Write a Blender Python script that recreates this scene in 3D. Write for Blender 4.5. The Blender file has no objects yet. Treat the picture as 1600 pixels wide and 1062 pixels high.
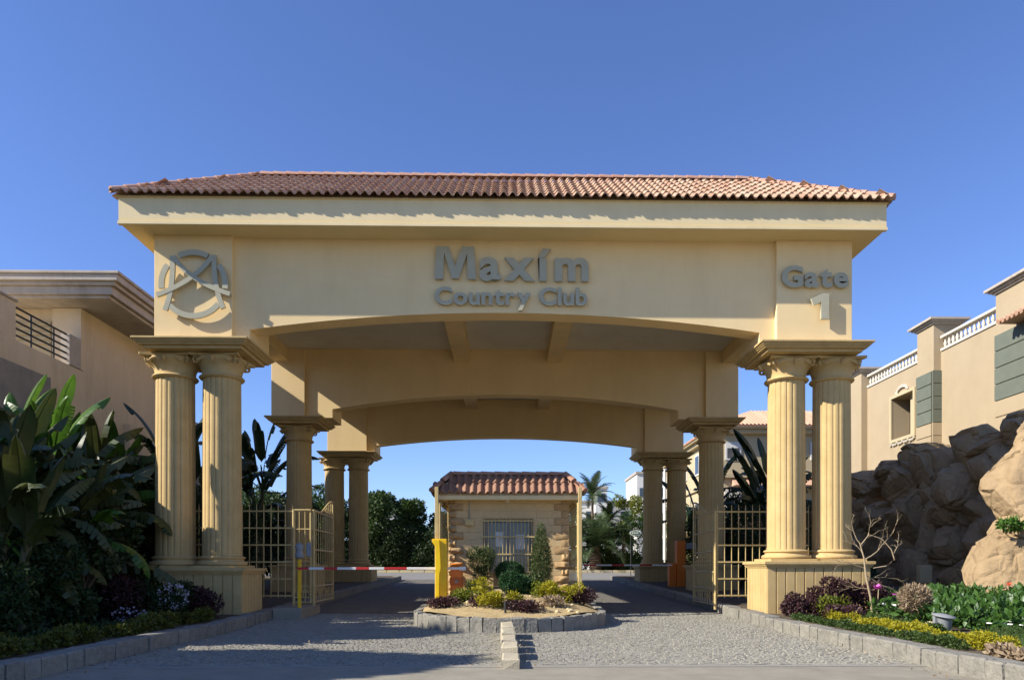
import bpy, math, random
import numpy as np
from mathutils import Vector, Matrix, noise
R = math.radians
S = bpy.context.scene
COL = S.collection
rnd = random.Random(7)

# ------------------------------------------------------------------ camera, light, exposure
cam_d = bpy.data.cameras.new('camera'); cam = bpy.data.objects.new('camera', cam_d); COL.objects.link(cam)
cam.location = (0, 0, 1.5); cam.rotation_euler = (R(90), 0, R(-1.05))
cam_d.sensor_width = 36; cam_d.lens = 25.875; cam_d.shift_x = -.0075; cam_d.shift_y = .2225; cam_d.clip_end = 3000
S.camera = cam
SUN_EL, SUN_AZ = 33.5, 253.0
w = bpy.data.worlds.new('World'); S.world = w; w.use_nodes = True
nt = w.node_tree; nt.nodes.clear()
sky = nt.nodes.new('ShaderNodeTexSky'); sky.sky_type = 'NISHITA'; sky.sun_disc = False
sky.sun_elevation = R(SUN_EL); sky.sun_rotation = R(SUN_AZ)
sky.air_density = 1.0; sky.dust_density = 0.0; sky.ozone_density = 4.0; sky.altitude = 0
bg = nt.nodes.new('ShaderNodeBackground'); bg.inputs[1].default_value = .108
wo = nt.nodes.new('ShaderNodeOutputWorld')
tint = nt.nodes.new('ShaderNodeMix'); tint.data_type = 'RGBA'; tint.blend_type = 'MULTIPLY'; tint.inputs[0].default_value = 1
tint.inputs[7].default_value = (.66, .70, .93, 1)
nt.links.new(sky.outputs[0], tint.inputs[6]); nt.links.new(tint.outputs[2], bg.inputs[0]); nt.links.new(bg.outputs[0], wo.inputs[0])
sd = bpy.data.lights.new('sun', 'SUN'); sd.energy = 4.0; sd.angle = R(.5); sd.color = (1, .94, .85)
so = bpy.data.objects.new('sun', sd); COL.objects.link(so)
ld = Vector((math.sin(R(73)) * math.cos(R(SUN_EL)), math.cos(R(73)) * math.cos(R(SUN_EL)), -math.sin(R(SUN_EL))))
so.rotation_euler = ld.to_track_quat('-Z', 'Y').to_euler(); so.location = (-30, -10, 30)
S.view_settings.view_transform = 'Standard'; S.view_settings.look = 'None'
S.view_settings.exposure = 1.0; S.view_settings.gamma = 1; S.view_settings.use_curve_mapping = False

# ------------------------------------------------------------------ materials
MATS = {}
def mat(name, col, col2=None, rough=.8, scale=3., bump=.0, bscale=40., detail=6, island=0., spec=.3, metal=0, trans=0, coords='pos', objrand=0., stain=0., vor=0., vscale=8.):
    """colour varies by large noise (col..col2), by island / object; bump by fine noise"""
    if name in MATS: return MATS[name]
    m = bpy.data.materials.new(name); m.use_nodes = True; N = m.node_tree.nodes; L = m.node_tree.links
    N.clear()
    out = N.new('ShaderNodeOutputMaterial'); p = N.new('ShaderNodeBsdfPrincipled')
    p.inputs['Roughness'].default_value = rough; p.inputs['Metallic'].default_value = metal
    p.inputs['Specular IOR Level'].default_value = spec
    if coords == 'pos': g = N.new('ShaderNodeNewGeometry'); P = g.outputs['Position']
    else: g = N.new('ShaderNodeTexCoord'); P = g.outputs['Object']
    n1 = N.new('ShaderNodeTexNoise'); n1.inputs['Scale'].default_value = scale; n1.inputs['Detail'].default_value = detail
    n1.inputs['Roughness'].default_value = .62
    L.new(P, n1.inputs['Vector'])
    col2 = col2 or tuple(c * .8 for c in col)
    mx = N.new('ShaderNodeMix'); mx.data_type = 'RGBA'
    rmp = N.new('ShaderNodeMapRange'); rmp.inputs[1].default_value = .3; rmp.inputs[2].default_value = .7
    L.new(n1.outputs['Fac'], rmp.inputs[0]); fac = rmp.outputs[0]
    if island or objrand:
        src = N.new('ShaderNodeNewGeometry').outputs['Random Per Island'] if island else N.new('ShaderNodeObjectInfo').outputs['Random']
        a = N.new('ShaderNodeMix'); a.data_type = 'FLOAT'; a.inputs[0].default_value = island or objrand
        L.new(fac, a.inputs[2]); L.new(src, a.inputs[3]); fac = a.outputs[0]
    L.new(fac, mx.inputs[0]); mx.inputs[6].default_value = (*col, 1); mx.inputs[7].default_value = (*col2, 1)
    c = mx.outputs[2]
    if stain:   # dirt streaks: noise stretched vertically
        mp = N.new('ShaderNodeMapping'); mp.inputs['Scale'].default_value = (.8, .8, .14); L.new(P, mp.inputs['Vector'])
        n2 = N.new('ShaderNodeTexNoise'); n2.inputs['Scale'].default_value = 1.6; n2.inputs['Detail'].default_value = 8; n2.inputs['Roughness'].default_value = .7
        L.new(mp.outputs[0], n2.inputs['Vector'])
        r2 = N.new('ShaderNodeMapRange'); r2.inputs[1].default_value = .48; r2.inputs[2].default_value = .8; r2.inputs[3].default_value = 0; r2.inputs[4].default_value = stain
        L.new(n2.outputs['Fac'], r2.inputs[0])
        m2 = N.new('ShaderNodeMix'); m2.data_type = 'RGBA'; m2.blend_type = 'MULTIPLY'
        L.new(r2.outputs[0], m2.inputs[0]); L.new(c, m2.inputs[6]); m2.inputs[7].default_value = (.55, .5, .42, 1); c = m2.outputs[2]
    L.new(c, p.inputs['Base Color'])
    if bump:
        n3 = N.new('ShaderNodeTexNoise'); n3.inputs['Scale'].default_value = bscale; n3.inputs['Detail'].default_value = 8
        L.new(P, n3.inputs['Vector']); h = n3.outputs['Fac']
        if vor:
            v = N.new('ShaderNodeTexVoronoi'); v.feature = 'DISTANCE_TO_EDGE'; v.inputs['Scale'].default_value = vscale; L.new(P, v.inputs['Vector'])
            r3 = N.new('ShaderNodeMapRange'); r3.inputs[1].default_value = 0; r3.inputs[2].default_value = .12; L.new(v.outputs[0], r3.inputs[0])
            ad = N.new('ShaderNodeMath'); ad.operation = 'MULTIPLY_ADD'; L.new(r3.outputs[0], ad.inputs[0]); ad.inputs[1].default_value = vor; L.new(h, ad.inputs[2]); h = ad.outputs[0]
        b = N.new('ShaderNodeBump'); b.inputs['Strength'].default_value = bump; b.inputs['Distance'].default_value = .06 if vor else .03
        L.new(h, b.inputs['Height']); L.new(b.outputs[0], p.inputs['Normal'])
    if trans:
        t = N.new('ShaderNodeBsdfTranslucent'); L.new(c, t.inputs[0]); ms = N.new('ShaderNodeMixShader'); ms.inputs[0].default_value = trans
        L.new(p.outputs[0], ms.inputs[1]); L.new(t.outputs[0], ms.inputs[2]); L.new(ms.outputs[0], out.inputs[0])
    else: L.new(p.outputs[0], out.inputs[0])
    MATS[name] = m; return m

STUCCO = mat('cream_stucco', (.88, .67, .355), (.82, .615, .315), rough=.9, scale=.9, bump=.16, bscale=45, stain=.2)
CEIL = mat('ceiling_paint', (.80, .63, .33), (.75, .58, .29), rough=.9, scale=.8, bump=.08)
FASC = mat('fascia_paint', (.80, .655, .38), (.74, .60, .34), rough=.85, scale=1.2, bump=.08, bscale=50, stain=.22)
COLM = mat('column_stone', (.60, .43, .195), (.51, .36, .15), rough=.85, scale=2.5, bump=.35, bscale=40, stain=.45)
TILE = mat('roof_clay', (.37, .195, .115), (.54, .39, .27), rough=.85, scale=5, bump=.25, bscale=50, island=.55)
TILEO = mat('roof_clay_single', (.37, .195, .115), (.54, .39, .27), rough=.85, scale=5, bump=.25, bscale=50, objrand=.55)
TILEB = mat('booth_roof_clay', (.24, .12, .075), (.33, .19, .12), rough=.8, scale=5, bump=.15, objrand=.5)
RIDGE = mat('ridge_clay', (.46, .22, .14), (.52, .35, .25), rough=.8, scale=8, bump=.15, objrand=.4)
LETTER = mat('letter_paint', (.45, .42, .29), (.40, .375, .26), rough=.55, scale=4, bump=.05)
SAND = mat('booth_sandstone', (.62, .46, .24), (.55, .40, .20), rough=.9, scale=3, bump=.35, bscale=45, objrand=.2)
QUOIN = mat('quoin_stone', (.50, .34, .17), (.40, .26, .12), rough=.95, scale=6, bump=.5, bscale=35, objrand=.4)
IRON = mat('cream_iron', (.60, .46, .20), (.48, .35, .14), rough=.5, scale=6, bump=.05)
WHITE = mat('white_paint', (.78, .77, .72), (.70, .68, .62), rough=.5, scale=8)
RED = mat('red_paint', (.55, .03, .03), (.45, .03, .03), rough=.45, scale=8)
ORANGE = mat('orange_paint', (.75, .20, .02), (.66, .16, .02), rough=.4, scale=5)
YELLOW = mat('yellow_paint', (.85, .52, .01), (.75, .44, .01), rough=.4, scale=5)
DARK = mat('dark_metal', (.03, .03, .03), (.05, .045, .04), rough=.5)
GREY = mat('grey_plastic', (.27, .28, .28), (.22, .23, .23), rough=.5, scale=9)
CONC = mat('apron_concrete', (.33, .30, .23), (.27, .245, .19), rough=.95, scale=2.3, bump=.45, bscale=90, stain=.45)
COBJ = mat('cobble_bed', (.25, .23, .18), (.19, .175, .14), rough=.95, scale=4, bump=.6, bscale=50, stain=.4)
COBF = mat('cobble_far', (.26, .24, .20), (.19, .17, .14), rough=.95, scale=3, bump=.9, bscale=40, vor=1.2, vscale=8)
COBS = mat('cobble_stone', (.25, .235, .195), (.35, .33, .265), rough=.9, scale=6, bump=.45, bscale=80, island=.6, stain=.5)
COBO = mat('cobble_stone_single', (.25, .235, .195), (.35, .33, .265), rough=.9, scale=6, bump=.45, bscale=80, objrand=.6)
ASPH = mat('cross_street_asphalt', (.24, .23, .21), (.20, .19, .175), rough=.95, scale=2, bump=.3, bscale=60)
KERB = mat('kerb_stone', (.30, .28, .23), (.17, .16, .135), rough=.95, scale=7, bump=1.0, bscale=16, objrand=.3)
SOIL = mat('soil', (.13, .10, .065), (.09, .07, .045), rough=1, scale=3, bump=.6, bscale=25)
STRAW = mat('island_soil', (.50, .38, .19), (.34, .25, .12), rough=1, scale=6, bump=.8, bscale=30)
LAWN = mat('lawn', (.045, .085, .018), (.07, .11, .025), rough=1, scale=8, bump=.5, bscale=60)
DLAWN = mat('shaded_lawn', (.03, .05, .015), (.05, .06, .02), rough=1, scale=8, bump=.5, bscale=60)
GRND = mat('open_ground', (.22, .18, .12), (.15, .14, .08), rough=1, scale=.5, bump=.3, bscale=5)
ROCK = mat('artificial_rock', (.38, .27, .15), (.27, .19, .105), rough=.95, scale=1.6, bump=1.0, bscale=6, detail=12, vor=.5, vscale=1.6)
PLAST = mat('villa_render', (.41, .325, .205), (.37, .29, .18), rough=.9, scale=.8, bump=.1, stain=.15)
PLASL = mat('old_villa_render', (.66, .54, .37), (.59, .48, .32), rough=.9, scale=.9, bump=.15, stain=.45)
PATCH = mat('grey_cement_patch', (.30, .27, .23), (.22, .20, .175), rough=.95, scale=2, bump=.3)
CORN = mat('weathered_cornice', (.48, .42, .34), (.38, .33, .27), rough=.9, scale=2, bump=.2, stain=.7)
CREAM = mat('cream_villa_render', (.50, .41, .25), (.45, .37, .22), rough=.9, scale=.8, bump=.1)
BALU = mat('baluster_white', (.66, .60, .48), (.56, .50, .40), rough=.8, scale=4, bump=.1)
GREEN = mat('grey_green_cladding', (.15, .165, .125), (.12, .135, .105), rough=.85, scale=3, bump=.2, objrand=.3)
FARW = mat('far_white_render', (.68, .66, .60), (.60, .58, .52), rough=.9)
VTILE = mat('villa_roof_clay', (.50, .27, .16), (.60, .40, .27), rough=.8, scale=5, island=.5)
GLASS = mat('dark_window_glass', (.03, .04, .05), (.05, .06, .07), rough=.08, spec=.8)
INT = mat('dark_interior', (.05, .045, .04), (.03, .03, .025), rough=.9)
PAPER = mat('paper', (.75, .75, .72), (.68, .68, .66), rough=.7)
CURT = mat('window_blind', (.35, .32, .26), (.28, .25, .2), rough=.8)
BARK = mat('bark', (.12, .085, .05), (.07, .05, .03), rough=.95, scale=12, bump=.6, bscale=30)
PBARK = mat('pale_bark', (.46, .36, .22), (.36, .27, .16), rough=.9, scale=18, bump=.4)
PALMT = mat('palm_trunk', (.20, .14, .09), (.11, .075, .05), rough=.95, scale=14, bump=.9, bscale=20)
def leafmat(n, a, b, t=.25, rough=.55, spec=.3): return mat(n, a, b, rough=rough, scale=1.2, island=.65, trans=t, spec=spec)
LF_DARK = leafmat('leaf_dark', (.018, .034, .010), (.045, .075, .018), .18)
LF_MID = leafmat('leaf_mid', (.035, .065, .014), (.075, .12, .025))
LF_BRIGHT = leafmat('leaf_bright', (.06, .14, .02), (.11, .22, .035), .3)
LF_HEDGE = leafmat('leaf_hedge', (.08, .17, .02), (.14, .26, .04), .3)
LF_YEL = leafmat('leaf_yellow', (.28, .27, .012), (.42, .36, .02), .3)
LF_YG = leafmat('leaf_yellowgreen', (.10, .14, .015), (.24, .25, .02), .3)
LF_YG2 = leafmat('leaf_edging', (.04, .055, .01), (.15, .15, .015), .25)
LF_PUR = leafmat('leaf_purple', (.045, .018, .022), (.09, .04, .04), .15)
LF_CON = leafmat('leaf_conifer', (.045, .075, .02), (.09, .12, .035), .15)
LF_BALL = leafmat('leaf_ball', (.02, .06, .02), (.04, .11, .03), .2)
LF_COV = leafmat('leaf_cover', (.035, .085, .015), (.08, .17, .03), .25, .4, .5)
LF_DRY = leafmat('leaf_dry', (.24, .17, .10), (.36, .27, .17), .1)
LF_PALM = leafmat('leaf_palm', (.04, .07, .025), (.09, .13, .045), .2)
BAN = mat('banana_leaf', (.10, .22, .02), (.045, .10, .015), rough=.38, scale=2.4, trans=.35, spec=.5, coords='pos', bump=.15, bscale=14)
BAND = mat('banana_leaf_old', (.025, .055, .014), (.085, .085, .022), rough=.45, scale=1.5, trans=.2, spec=.4)
STREL = mat('strelitzia_leaf', (.015, .035, .012), (.03, .055, .018), rough=.4, scale=1.5, trans=.12, spec=.45)
STEMM = mat('banana_stem', (.13, .12, .05), (.07, .06, .03), rough=.7, scale=6, bump=.3)
PINK = mat('pink_petal', (.65, .12, .45), (.55, .10, .5), rough=.6)
REDP = mat('red_petal', (.65, .05, .02), (.6, .12, .05), rough=.6)
WPET = mat('pale_petal', (.45, .40, .46), (.36, .32, .40), rough=.6)
PEB = mat('cream_pebble', (.62, .50, .28), (.52, .42, .24), rough=.7)

# ------------------------------------------------------------------ helpers
WL = {}
def thing(name, label, cat, loc=(0, 0, 0), group=None, parent=None, rz=0):
    o = bpy.data.objects.new(name, None); COL.objects.link(o); o.empty_display_size = .3
    if parent is not None:
        o.parent = parent; o.location = Vector(loc) - WL[parent.name]
    else: o.location = loc
    o.rotation_euler = (0, 0, rz)
    WL[o.name] = Vector(loc)
    if label: o['label'] = label
    if cat: o['category'] = cat
    if group: o['group'] = group
    return o
def tag(o, label=None, cat=None, group=None, kind=None):
    if label: o['label'] = label
    if cat: o['category'] = cat
    if group: o['group'] = group
    if kind: o['kind'] = kind
    return o
def mesh_of(name, V, F, m, smooth=None):
    me = bpy.data.meshes.new(name); me.from_pydata(V, [], F); me.materials.append(m)
    if smooth:
        me.polygons.foreach_set('use_smooth', [True] * len(me.polygons))
        if smooth < 180: me.set_sharp_from_angle(angle=R(smooth))
    return me
def put(name, me, parent=None, loc=(0, 0, 0), rot=(0, 0, 0), scale=(1, 1, 1)):
    """loc in world coordinates when the parents are not rotated"""
    o = bpy.data.objects.new(name, me); COL.objects.link(o)
    l = Vector(loc)
    if parent is not None: o.parent = parent; l = l - WL.get(parent.name, Vector((0, 0, 0)))
    o.location = l; o.rotation_euler = rot; o.scale = scale
    WL[o.name] = Vector(loc); return o
class MB:
    def __init__(s): s.V = []; s.F = []
    def add(s, V, F):
        b = len(s.V); s.V += [tuple(v) for v in V]; s.F += [tuple(b + i for i in f) for f in F]; return s
    def box(s, x0, x1, y0, y1, z0, z1):
        return s.add([(x0, y0, z0), (x1, y0, z0), (x1, y1, z0), (x0, y1, z0), (x0, y0, z1), (x1, y0, z1), (x1, y1, z1), (x0, y1, z1)],
                     [(3, 2, 1, 0), (4, 5, 6, 7), (0, 1, 5, 4), (1, 2, 6, 5), (2, 3, 7, 6), (3, 0, 4, 7)])
    def frustum(s, r0, r1):   # rects (x0,x1,y0,y1,z)
        a, b = r0, r1
        return s.add([(a[0], a[2], a[4]), (a[1], a[2], a[4]), (a[1], a[3], a[4]), (a[0], a[3], a[4]), (b[0], b[2], b[4]), (b[1], b[2], b[4]), (b[1], b[3], b[4]), (b[0], b[3], b[4])],
                     [(3, 2, 1, 0), (4, 5, 6, 7), (0, 1, 5, 4), (1, 2, 6, 5), (2, 3, 7, 6), (3, 0, 4, 7)])
    def prism_xz(s, poly, y0, y1):
        n = len(poly); V = [(x, y0, z) for x, z in poly] + [(x, y1, z) for x, z in poly]
        return s.add(V, [tuple(range(n)), tuple(range(2 * n - 1, n - 1, -1))] + [(i, i + n, (i + 1) % n + n, (i + 1) % n) for i in range(n)])
    def prism_xy(s, poly, z0, z1):
        n = len(poly); V = [(x, y, z0) for x, y in poly] + [(x, y, z1) for x, y in poly]
        return s.add(V, [tuple(range(n - 1, -1, -1)), tuple(range(n, 2 * n))] + [(i, (i + 1) % n, (i + 1) % n + n, i + n) for i in range(n)])
    def prism_yz(s, poly, x0, x1):
        n = len(poly); V = [(x0, y, z) for y, z in poly] + [(x1, y, z) for y, z in poly]
        return s.add(V, [tuple(range(n - 1, -1, -1)), tuple(range(n, 2 * n))] + [(i, (i + 1) % n, (i + 1) % n + n, i + n) for i in range(n)])
    def lathe(s, prof, c=(0, 0, 0), n=24):
        V = []; F = []
        for r, z in prof:
            for k in range(n): a = 2 * math.pi * k / n; V.append((c[0] + r * math.cos(a), c[1] + r * math.sin(a), c[2] + z))
        for j in range(len(prof) - 1):
            for k in range(n): k2 = (k + 1) % n; F.append((j * n + k, j * n + k2, (j + 1) * n + k2, (j + 1) * n + k))
        F.append(tuple(range(n - 1, -1, -1))); F.append(tuple(range((len(prof) - 1) * n, len(prof) * n)))
        return s.add(V, F)
    def tube(s, pts, rad, n=6):
        pts = [Vector(p) for p in pts]
        if not hasattr(rad, '__len__'): rad = [rad] * len(pts)
        V = []; F = []; up = Vector((0, 0, 1))
        for i, p in enumerate(pts):
            d = (pts[min(i + 1, len(pts) - 1)] - pts[max(i - 1, 0)]).normalized()
            ref = up if abs(d.z) < .9 else Vector((1, 0, 0))
            a = d.cross(ref).normalized(); b = d.cross(a).normalized()
            for k in range(n):
                t = 2 * math.pi * k / n; V.append(p + (a * math.cos(t) + b * math.sin(t)) * rad[i])
        for i in range(len(pts) - 1):
            for k in range(n): k2 = (k + 1) % n; F.append((i * n + k, i * n + k2, (i + 1) * n + k2, (i + 1) * n + k))
        F.append(tuple(range(n - 1, -1, -1))); F.append(tuple(range((len(pts) - 1) * n, len(pts) * n)))
        return s.add(V, F)
    def build(s, name, m, parent=None, smooth=None, bevel=0):
        V = s.V; c = Vector((sum(v[0] for v in V) / len(V), sum(v[1] for v in V) / len(V), sum(v[2] for v in V) / len(V)))
        me = mesh_of(name, [tuple(Vector(v) - c) for v in V], s.F, m, smooth)
        o = put(name, me, parent, c)
        if bevel:
            b = o.modifiers.new('bevel', 'BEVEL'); b.width = bevel; b.segments = 2; b.limit_method = 'ANGLE'; b.angle_limit = R(40)
        return o
def unit_box(name, m, chamfer=.12, jit=0, seed=0, sx=1, sy=1, sz=1):
    """a stone: box with chamfered top edge, roughened"""
    r = random.Random(seed); c = chamfer
    V = [(-.5, -.5, 0), (.5, -.5, 0), (.5, .5, 0), (-.5, .5, 0), (-.5, -.5, 1 - c), (.5, -.5, 1 - c), (.5, .5, 1 - c), (-.5, .5, 1 - c),
         (-.5 + c, -.5 + c, 1), (.5 - c, -.5 + c, 1), (.5 - c, .5 - c, 1), (-.5 + c, .5 - c, 1)]
    V = [((x + r.uniform(-jit, jit)) * sx, (y + r.uniform(-jit, jit)) * sy, (z + (r.uniform(-jit, jit) if z > 0 else 0)) * sz) for x, y, z in V]
    F = [(0, 1, 5, 4), (1, 2, 6, 5), (2, 3, 7, 6), (3, 0, 4, 7), (4, 5, 9, 8), (5, 6, 10, 9), (6, 7, 11, 10), (7, 4, 8, 11), (8, 9, 10, 11)]
    return mesh_of(name, V, F, m)
def gz(y): return .027 * (min(max(y, 17), 60) - 17)

def leaf_mesh(name, m, clumps, n, size, aspect=.45, seed=0, shell=.5, upr=.0, fold=.25, droop=0):
    """n folded leaves (2 tris each) spread through ellipsoid clumps (x,y,z,rx,ry,rz)"""
    g = np.random.default_rng(seed); C = np.array(clumps, float)
    wgt = (C[:, 3] * C[:, 4] * C[:, 5]) ** .7; idx = g.choice(len(C), n, p=wgt / wgt.sum())
    d = g.normal(size=(n, 3)); d /= np.linalg.norm(d, axis=1)[:, None]
    r = g.random(n) ** (1 / 3.) * (1 - shell) + shell * (.75 + .3 * g.random(n))
    P = C[idx, :3] + d * r[:, None] * C[idx, 3:]
    a = g.normal(size=(n, 3)) + d * .7; a[:, 2] += upr - droop; a /= np.linalg.norm(a, axis=1)[:, None]
    b = np.cross(a, g.normal(size=(n, 3))); b /= np.linalg.norm(b, axis=1)[:, None] + 1e-9
    nn = np.cross(a, b); s = size * (.6 + .8 * g.random(n))[:, None]; w_ = s * aspect * .5
    v0 = P; v2 = P + a * s; mid = P + a * s * .5
    v1 = mid + b * w_ + nn * w_ * fold; v3 = mid - b * w_ + nn * w_ * fold
    V = np.stack([v0, v1, v2, v3], 1).reshape(-1, 3)
    me = bpy.data.meshes.new(name); me.vertices.add(4 * n); me.vertices.foreach_set('co', V.astype(np.float32).ravel())
    k = np.arange(n) * 4; T = np.stack([k, k + 1, k + 2, k, k + 2, k + 3], 1).ravel()
    me.loops.add(6 * n); me.loops.foreach_set('vertex_index', T.astype(np.int32))
    me.polygons.add(2 * n); me.polygons.foreach_set('loop_start', (np.arange(2 * n) * 3).astype(np.int32))
    me.update(calc_edges=True); me.validate(); me.materials.append(m)
    return me
def rock_mesh(name, m, rx, ry, rz, seed, lvl=4, pw=.45, amp=.16, flat=True):
    import bmesh
    bm = bmesh.new(); bmesh.ops.create_icosphere(bm, subdivisions=lvl, radius=1)
    rq = random.Random(seed * 13 + 1); PL = []
    for _ in range(22 if rx > .3 else 6):
        n_ = Vector((rq.gauss(0, 1), rq.gauss(0, 1), rq.gauss(0, .8))).normalized(); PL.append((n_, rq.uniform(.66, .98)))
    off = Vector((seed * 7.31, seed * 3.17, seed * 1.7)); sz = Vector((rx, ry, rz)); big = max(rx, ry, rz)
    for v in bm.verts:
        c = v.co.copy(); q = Vector([math.copysign(abs(t) ** pw, t) for t in c]); q = q * (1 / max(1, q.length) ** .35)
        for n_, d_ in PL:
            e_ = q.dot(n_) - d_
            if e_ > 0: q = q - n_ * e_ * .92
        w = Vector((c.x * rx, c.y * ry, c.z * rz)) * (1.0 if big > .3 else 6) + off
        wp = w + Vector((noise.noise(w * .9), noise.noise(w * .9 + Vector((5, 5, 5))), noise.noise(w * .9 + Vector((9, 2, 7))))) * .5
        n1 = noise.noise(w * .8) * 1.0 + noise.noise(w * 2.2) * .45
        d, pts = noise.voronoi(wp * 1.15); cell = noise.noise(pts[0] * 3.7); cr = 1 - min(.16, d[1] - d[0]) / .16
        fine = noise.noise(w * 5) * .5 + noise.noise(w * 11) * .3 + noise.noise(w * 23) * .18
        disp = amp * (n1 * .5 + cell * .8) - .08 * cr ** 2 + .05 * fine
        q = Vector((q.x * rx, q.y * ry, q.z * rz)); v.co = q + q.normalized() * disp * (1.0 if big > .3 else big * .6)
    me = bpy.data.meshes.new(name); bm.to_mesh(me); bm.free(); me.materials.append(m)
    me.polygons.foreach_set('use_smooth', [True] * len(me.polygons)); me.set_sharp_from_angle(angle=R(38))
    return me

# ================================================================== THE SETTING
def sheet(name, m, x0, x1, ys, dz, nx=1, parent=None, dzf=None):
    V = []; F = []
    for j, y in enumerate(ys):
        for i in range(nx + 1):
            x = x0 + (x1 - x0) * i / nx; V.append((x, y, gz(y) + (dzf(x, y) if dzf else dz)))
    for j in range(len(ys) - 1):
        for i in range(nx): a = j * (nx + 1) + i; F.append((a, a + 1, a + nx + 2, a + nx + 1))
    o = put(name, mesh_of(name, V, F, m), parent); o['kind'] = 'structure'; return o
sheet('ground', GRND, -900, 900, [-200, 17, 60, 2000], -.06)
sheet('concrete_apron', CONC, -60, 60, [-40, 9.0], .0)
sheet('apron_throat', CONC, -6.55, 6.55, [9.0, 11.25], .0)
pave = sheet('cobbled_road', COBJ, -6.55, 6.55, [11.25, 14, 17, 22], -.008)
sheet('far_cobbled_road', COBF, -6.55, 6.55, [22, 30, 38, 46], .012)
sheet('cross_street', ASPH, -70, 70, [46, 50, 58.6], .006)
band = MB().box(-6.5, 6.5, 11.1, 11.3, -.05, .012).build('edging_strip', mat('edging', (.31, .285, .235), (.26, .24, .20), rough=.9, scale=5, bump=.3), None); band['kind'] = 'structure'
def bedr(x, y): return .25 + .34 * min(max((x - 8.2) / 4.5, 0), 1)
for nm, mm, x0, x1, y0, y1, f in (('left_bed', SOIL, -40, -6.8, 8, 46, lambda x, y: .24), ('right_bed', SOIL, 6.8, 22, 8, 46, bedr)):
    ys = [y0 + (y1 - y0) * k / 20 for k in range(21)]
    sheet(nm, mm, x0, x1, ys, .0, 12, None, f)
# lawns on the beds
V = []; F = []
sheet('right_lawn', LAWN, 7.6, 12.5, [9.0, 10.5, 12, 13.4], 0, 8, None, lambda x, y: bedr(x, y) + .02)
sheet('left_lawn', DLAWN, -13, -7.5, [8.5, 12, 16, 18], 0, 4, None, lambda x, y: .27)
g = leaf_mesh('grass_blades', LF_MID, [(10, 11.2, bedr(10, 11) + .04, 2.4, 2.2, .05)], 16000, .05, .2, 3, 0, 2.0)
tag(put('grass', g), 'short green grass on the right lawn behind the low yellow hedge', 'grass', kind='stuff')

# cobbles: real stones, nearest 300 single, the rest joined
cub = [unit_box('cobblestone', COBO, .16, .06, 40 + k) for k in range(6)]
cpos = []
y = 11.38; row = 0
while y < 22:
    x = -6.42 + (row % 2) * .06
    while x < 6.45:
        wx = rnd.uniform(.075, .115)
        yy = y + .05 * math.sin(x * 2.1 + row * .11) + rnd.uniform(-.012, .012)
        inside = (abs(x - .1) < 2.36 and yy > 19.2) or ((x - .1) / 2.4) ** 2 + ((yy - 19.3) / 2.3) ** 2 < 1
        if not inside: cpos.append((x + wx / 2, yy, wx - .009, rnd.uniform(.072, .085), rnd.uniform(.015, .029), rnd.uniform(-.15, .15)))
        x += wx
    y += .09; row += 1
vis = [c for c in cpos if abs(c[0]) < 6.6][:300]
for i, (x, yy, sx, sy, sz, rz) in enumerate(vis):
    put('cobblestone', cub[i % 6], pave, (x, yy, gz(yy) - .008), (0, 0, rz), (sx, sy, sz))
cb = MB(); rr = random.Random(3)
for (x, yy, sx, sy, sz, rz) in cpos[300:]:
    c, s_ = math.cos(rz), math.sin(rz); z0 = gz(yy) - .01; q = .82; V = []
    tilt = rr.uniform(-.004, .004)
    for (u, v, t, kx) in ((-.5, -.5, 0, 1), (.5, -.5, 0, 1), (.5, .5, 0, 1), (-.5, .5, 0, 1), (-.5, -.5, 1, q), (.5, -.5, 1, q), (.5, .5, 1, q), (-.5, .5, 1, q)):
        a = u * sx * kx + rr.uniform(-.006, .006); b = v * sy * kx + rr.uniform(-.006, .006)
        V.append((x + a * c - b * s_, yy + a * s_ + b * c, z0 + t * (sz + tilt * (1 if u > 0 else -1))))
    cb.add(V, [(4, 5, 6, 7), (0, 1, 5, 4), (1, 2, 6, 5), (2, 3, 7, 6), (3, 0, 4, 7)])
o = cb.build('cobblestones', COBS, pave); o['kind'] = 'stuff'

# kerbs with single stones
def kerb(name, xin, sgn, y0, y1, h, wd):
    root = bpy.data.objects.new(name, None); COL.objects.link(root); root['kind'] = 'structure'; WL[root.name] = Vector((0, 0, 0))
    ms = [unit_box('kerb_stone', KERB, .06, .03, 100 + k) for k in range(6)]
    y = y0; i = 0
    while y < y1:
        L = rnd.uniform(.34, .62)
        put('kerb_stone', ms[i % 6], root, (xin + sgn * (wd / 2 + rnd.uniform(-.012, .012)), y + L / 2, gz(y) - .05), (rnd.uniform(-.01, .01), 0, rnd.uniform(-.015, .015)), (wd, L - .015, h + .05 + rnd.uniform(-.015, .015)))
        y += L; i += 1
    return root
kerb('left_kerb', -6.42, -1, 8.0, 45, .27, .36)
kerb('right_kerb', 6.42, 1, 7.6, 45, .27, .36)
root = bpy.data.objects.new('far_kerb', None); COL.objects.link(root); root['kind'] = 'structure'; WL[root.name] = Vector((0, 0, 0))
KY = mat('faded_yellow_kerb', (.62, .50, .22), (.5, .45, .36), rough=.9, scale=.7)
kf = unit_box('kerb_stone', KY, .1, .02, 9)
for k in range(60): put('kerb_stone', kf, root, (-30 + k * 1.0, 58.8, gz(58.8) - .05), (0, 0, 0), (.97, .35, .25))
sheet('far_verge', GRND, -70, 70, [58.9, 61, 75], .16)

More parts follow.
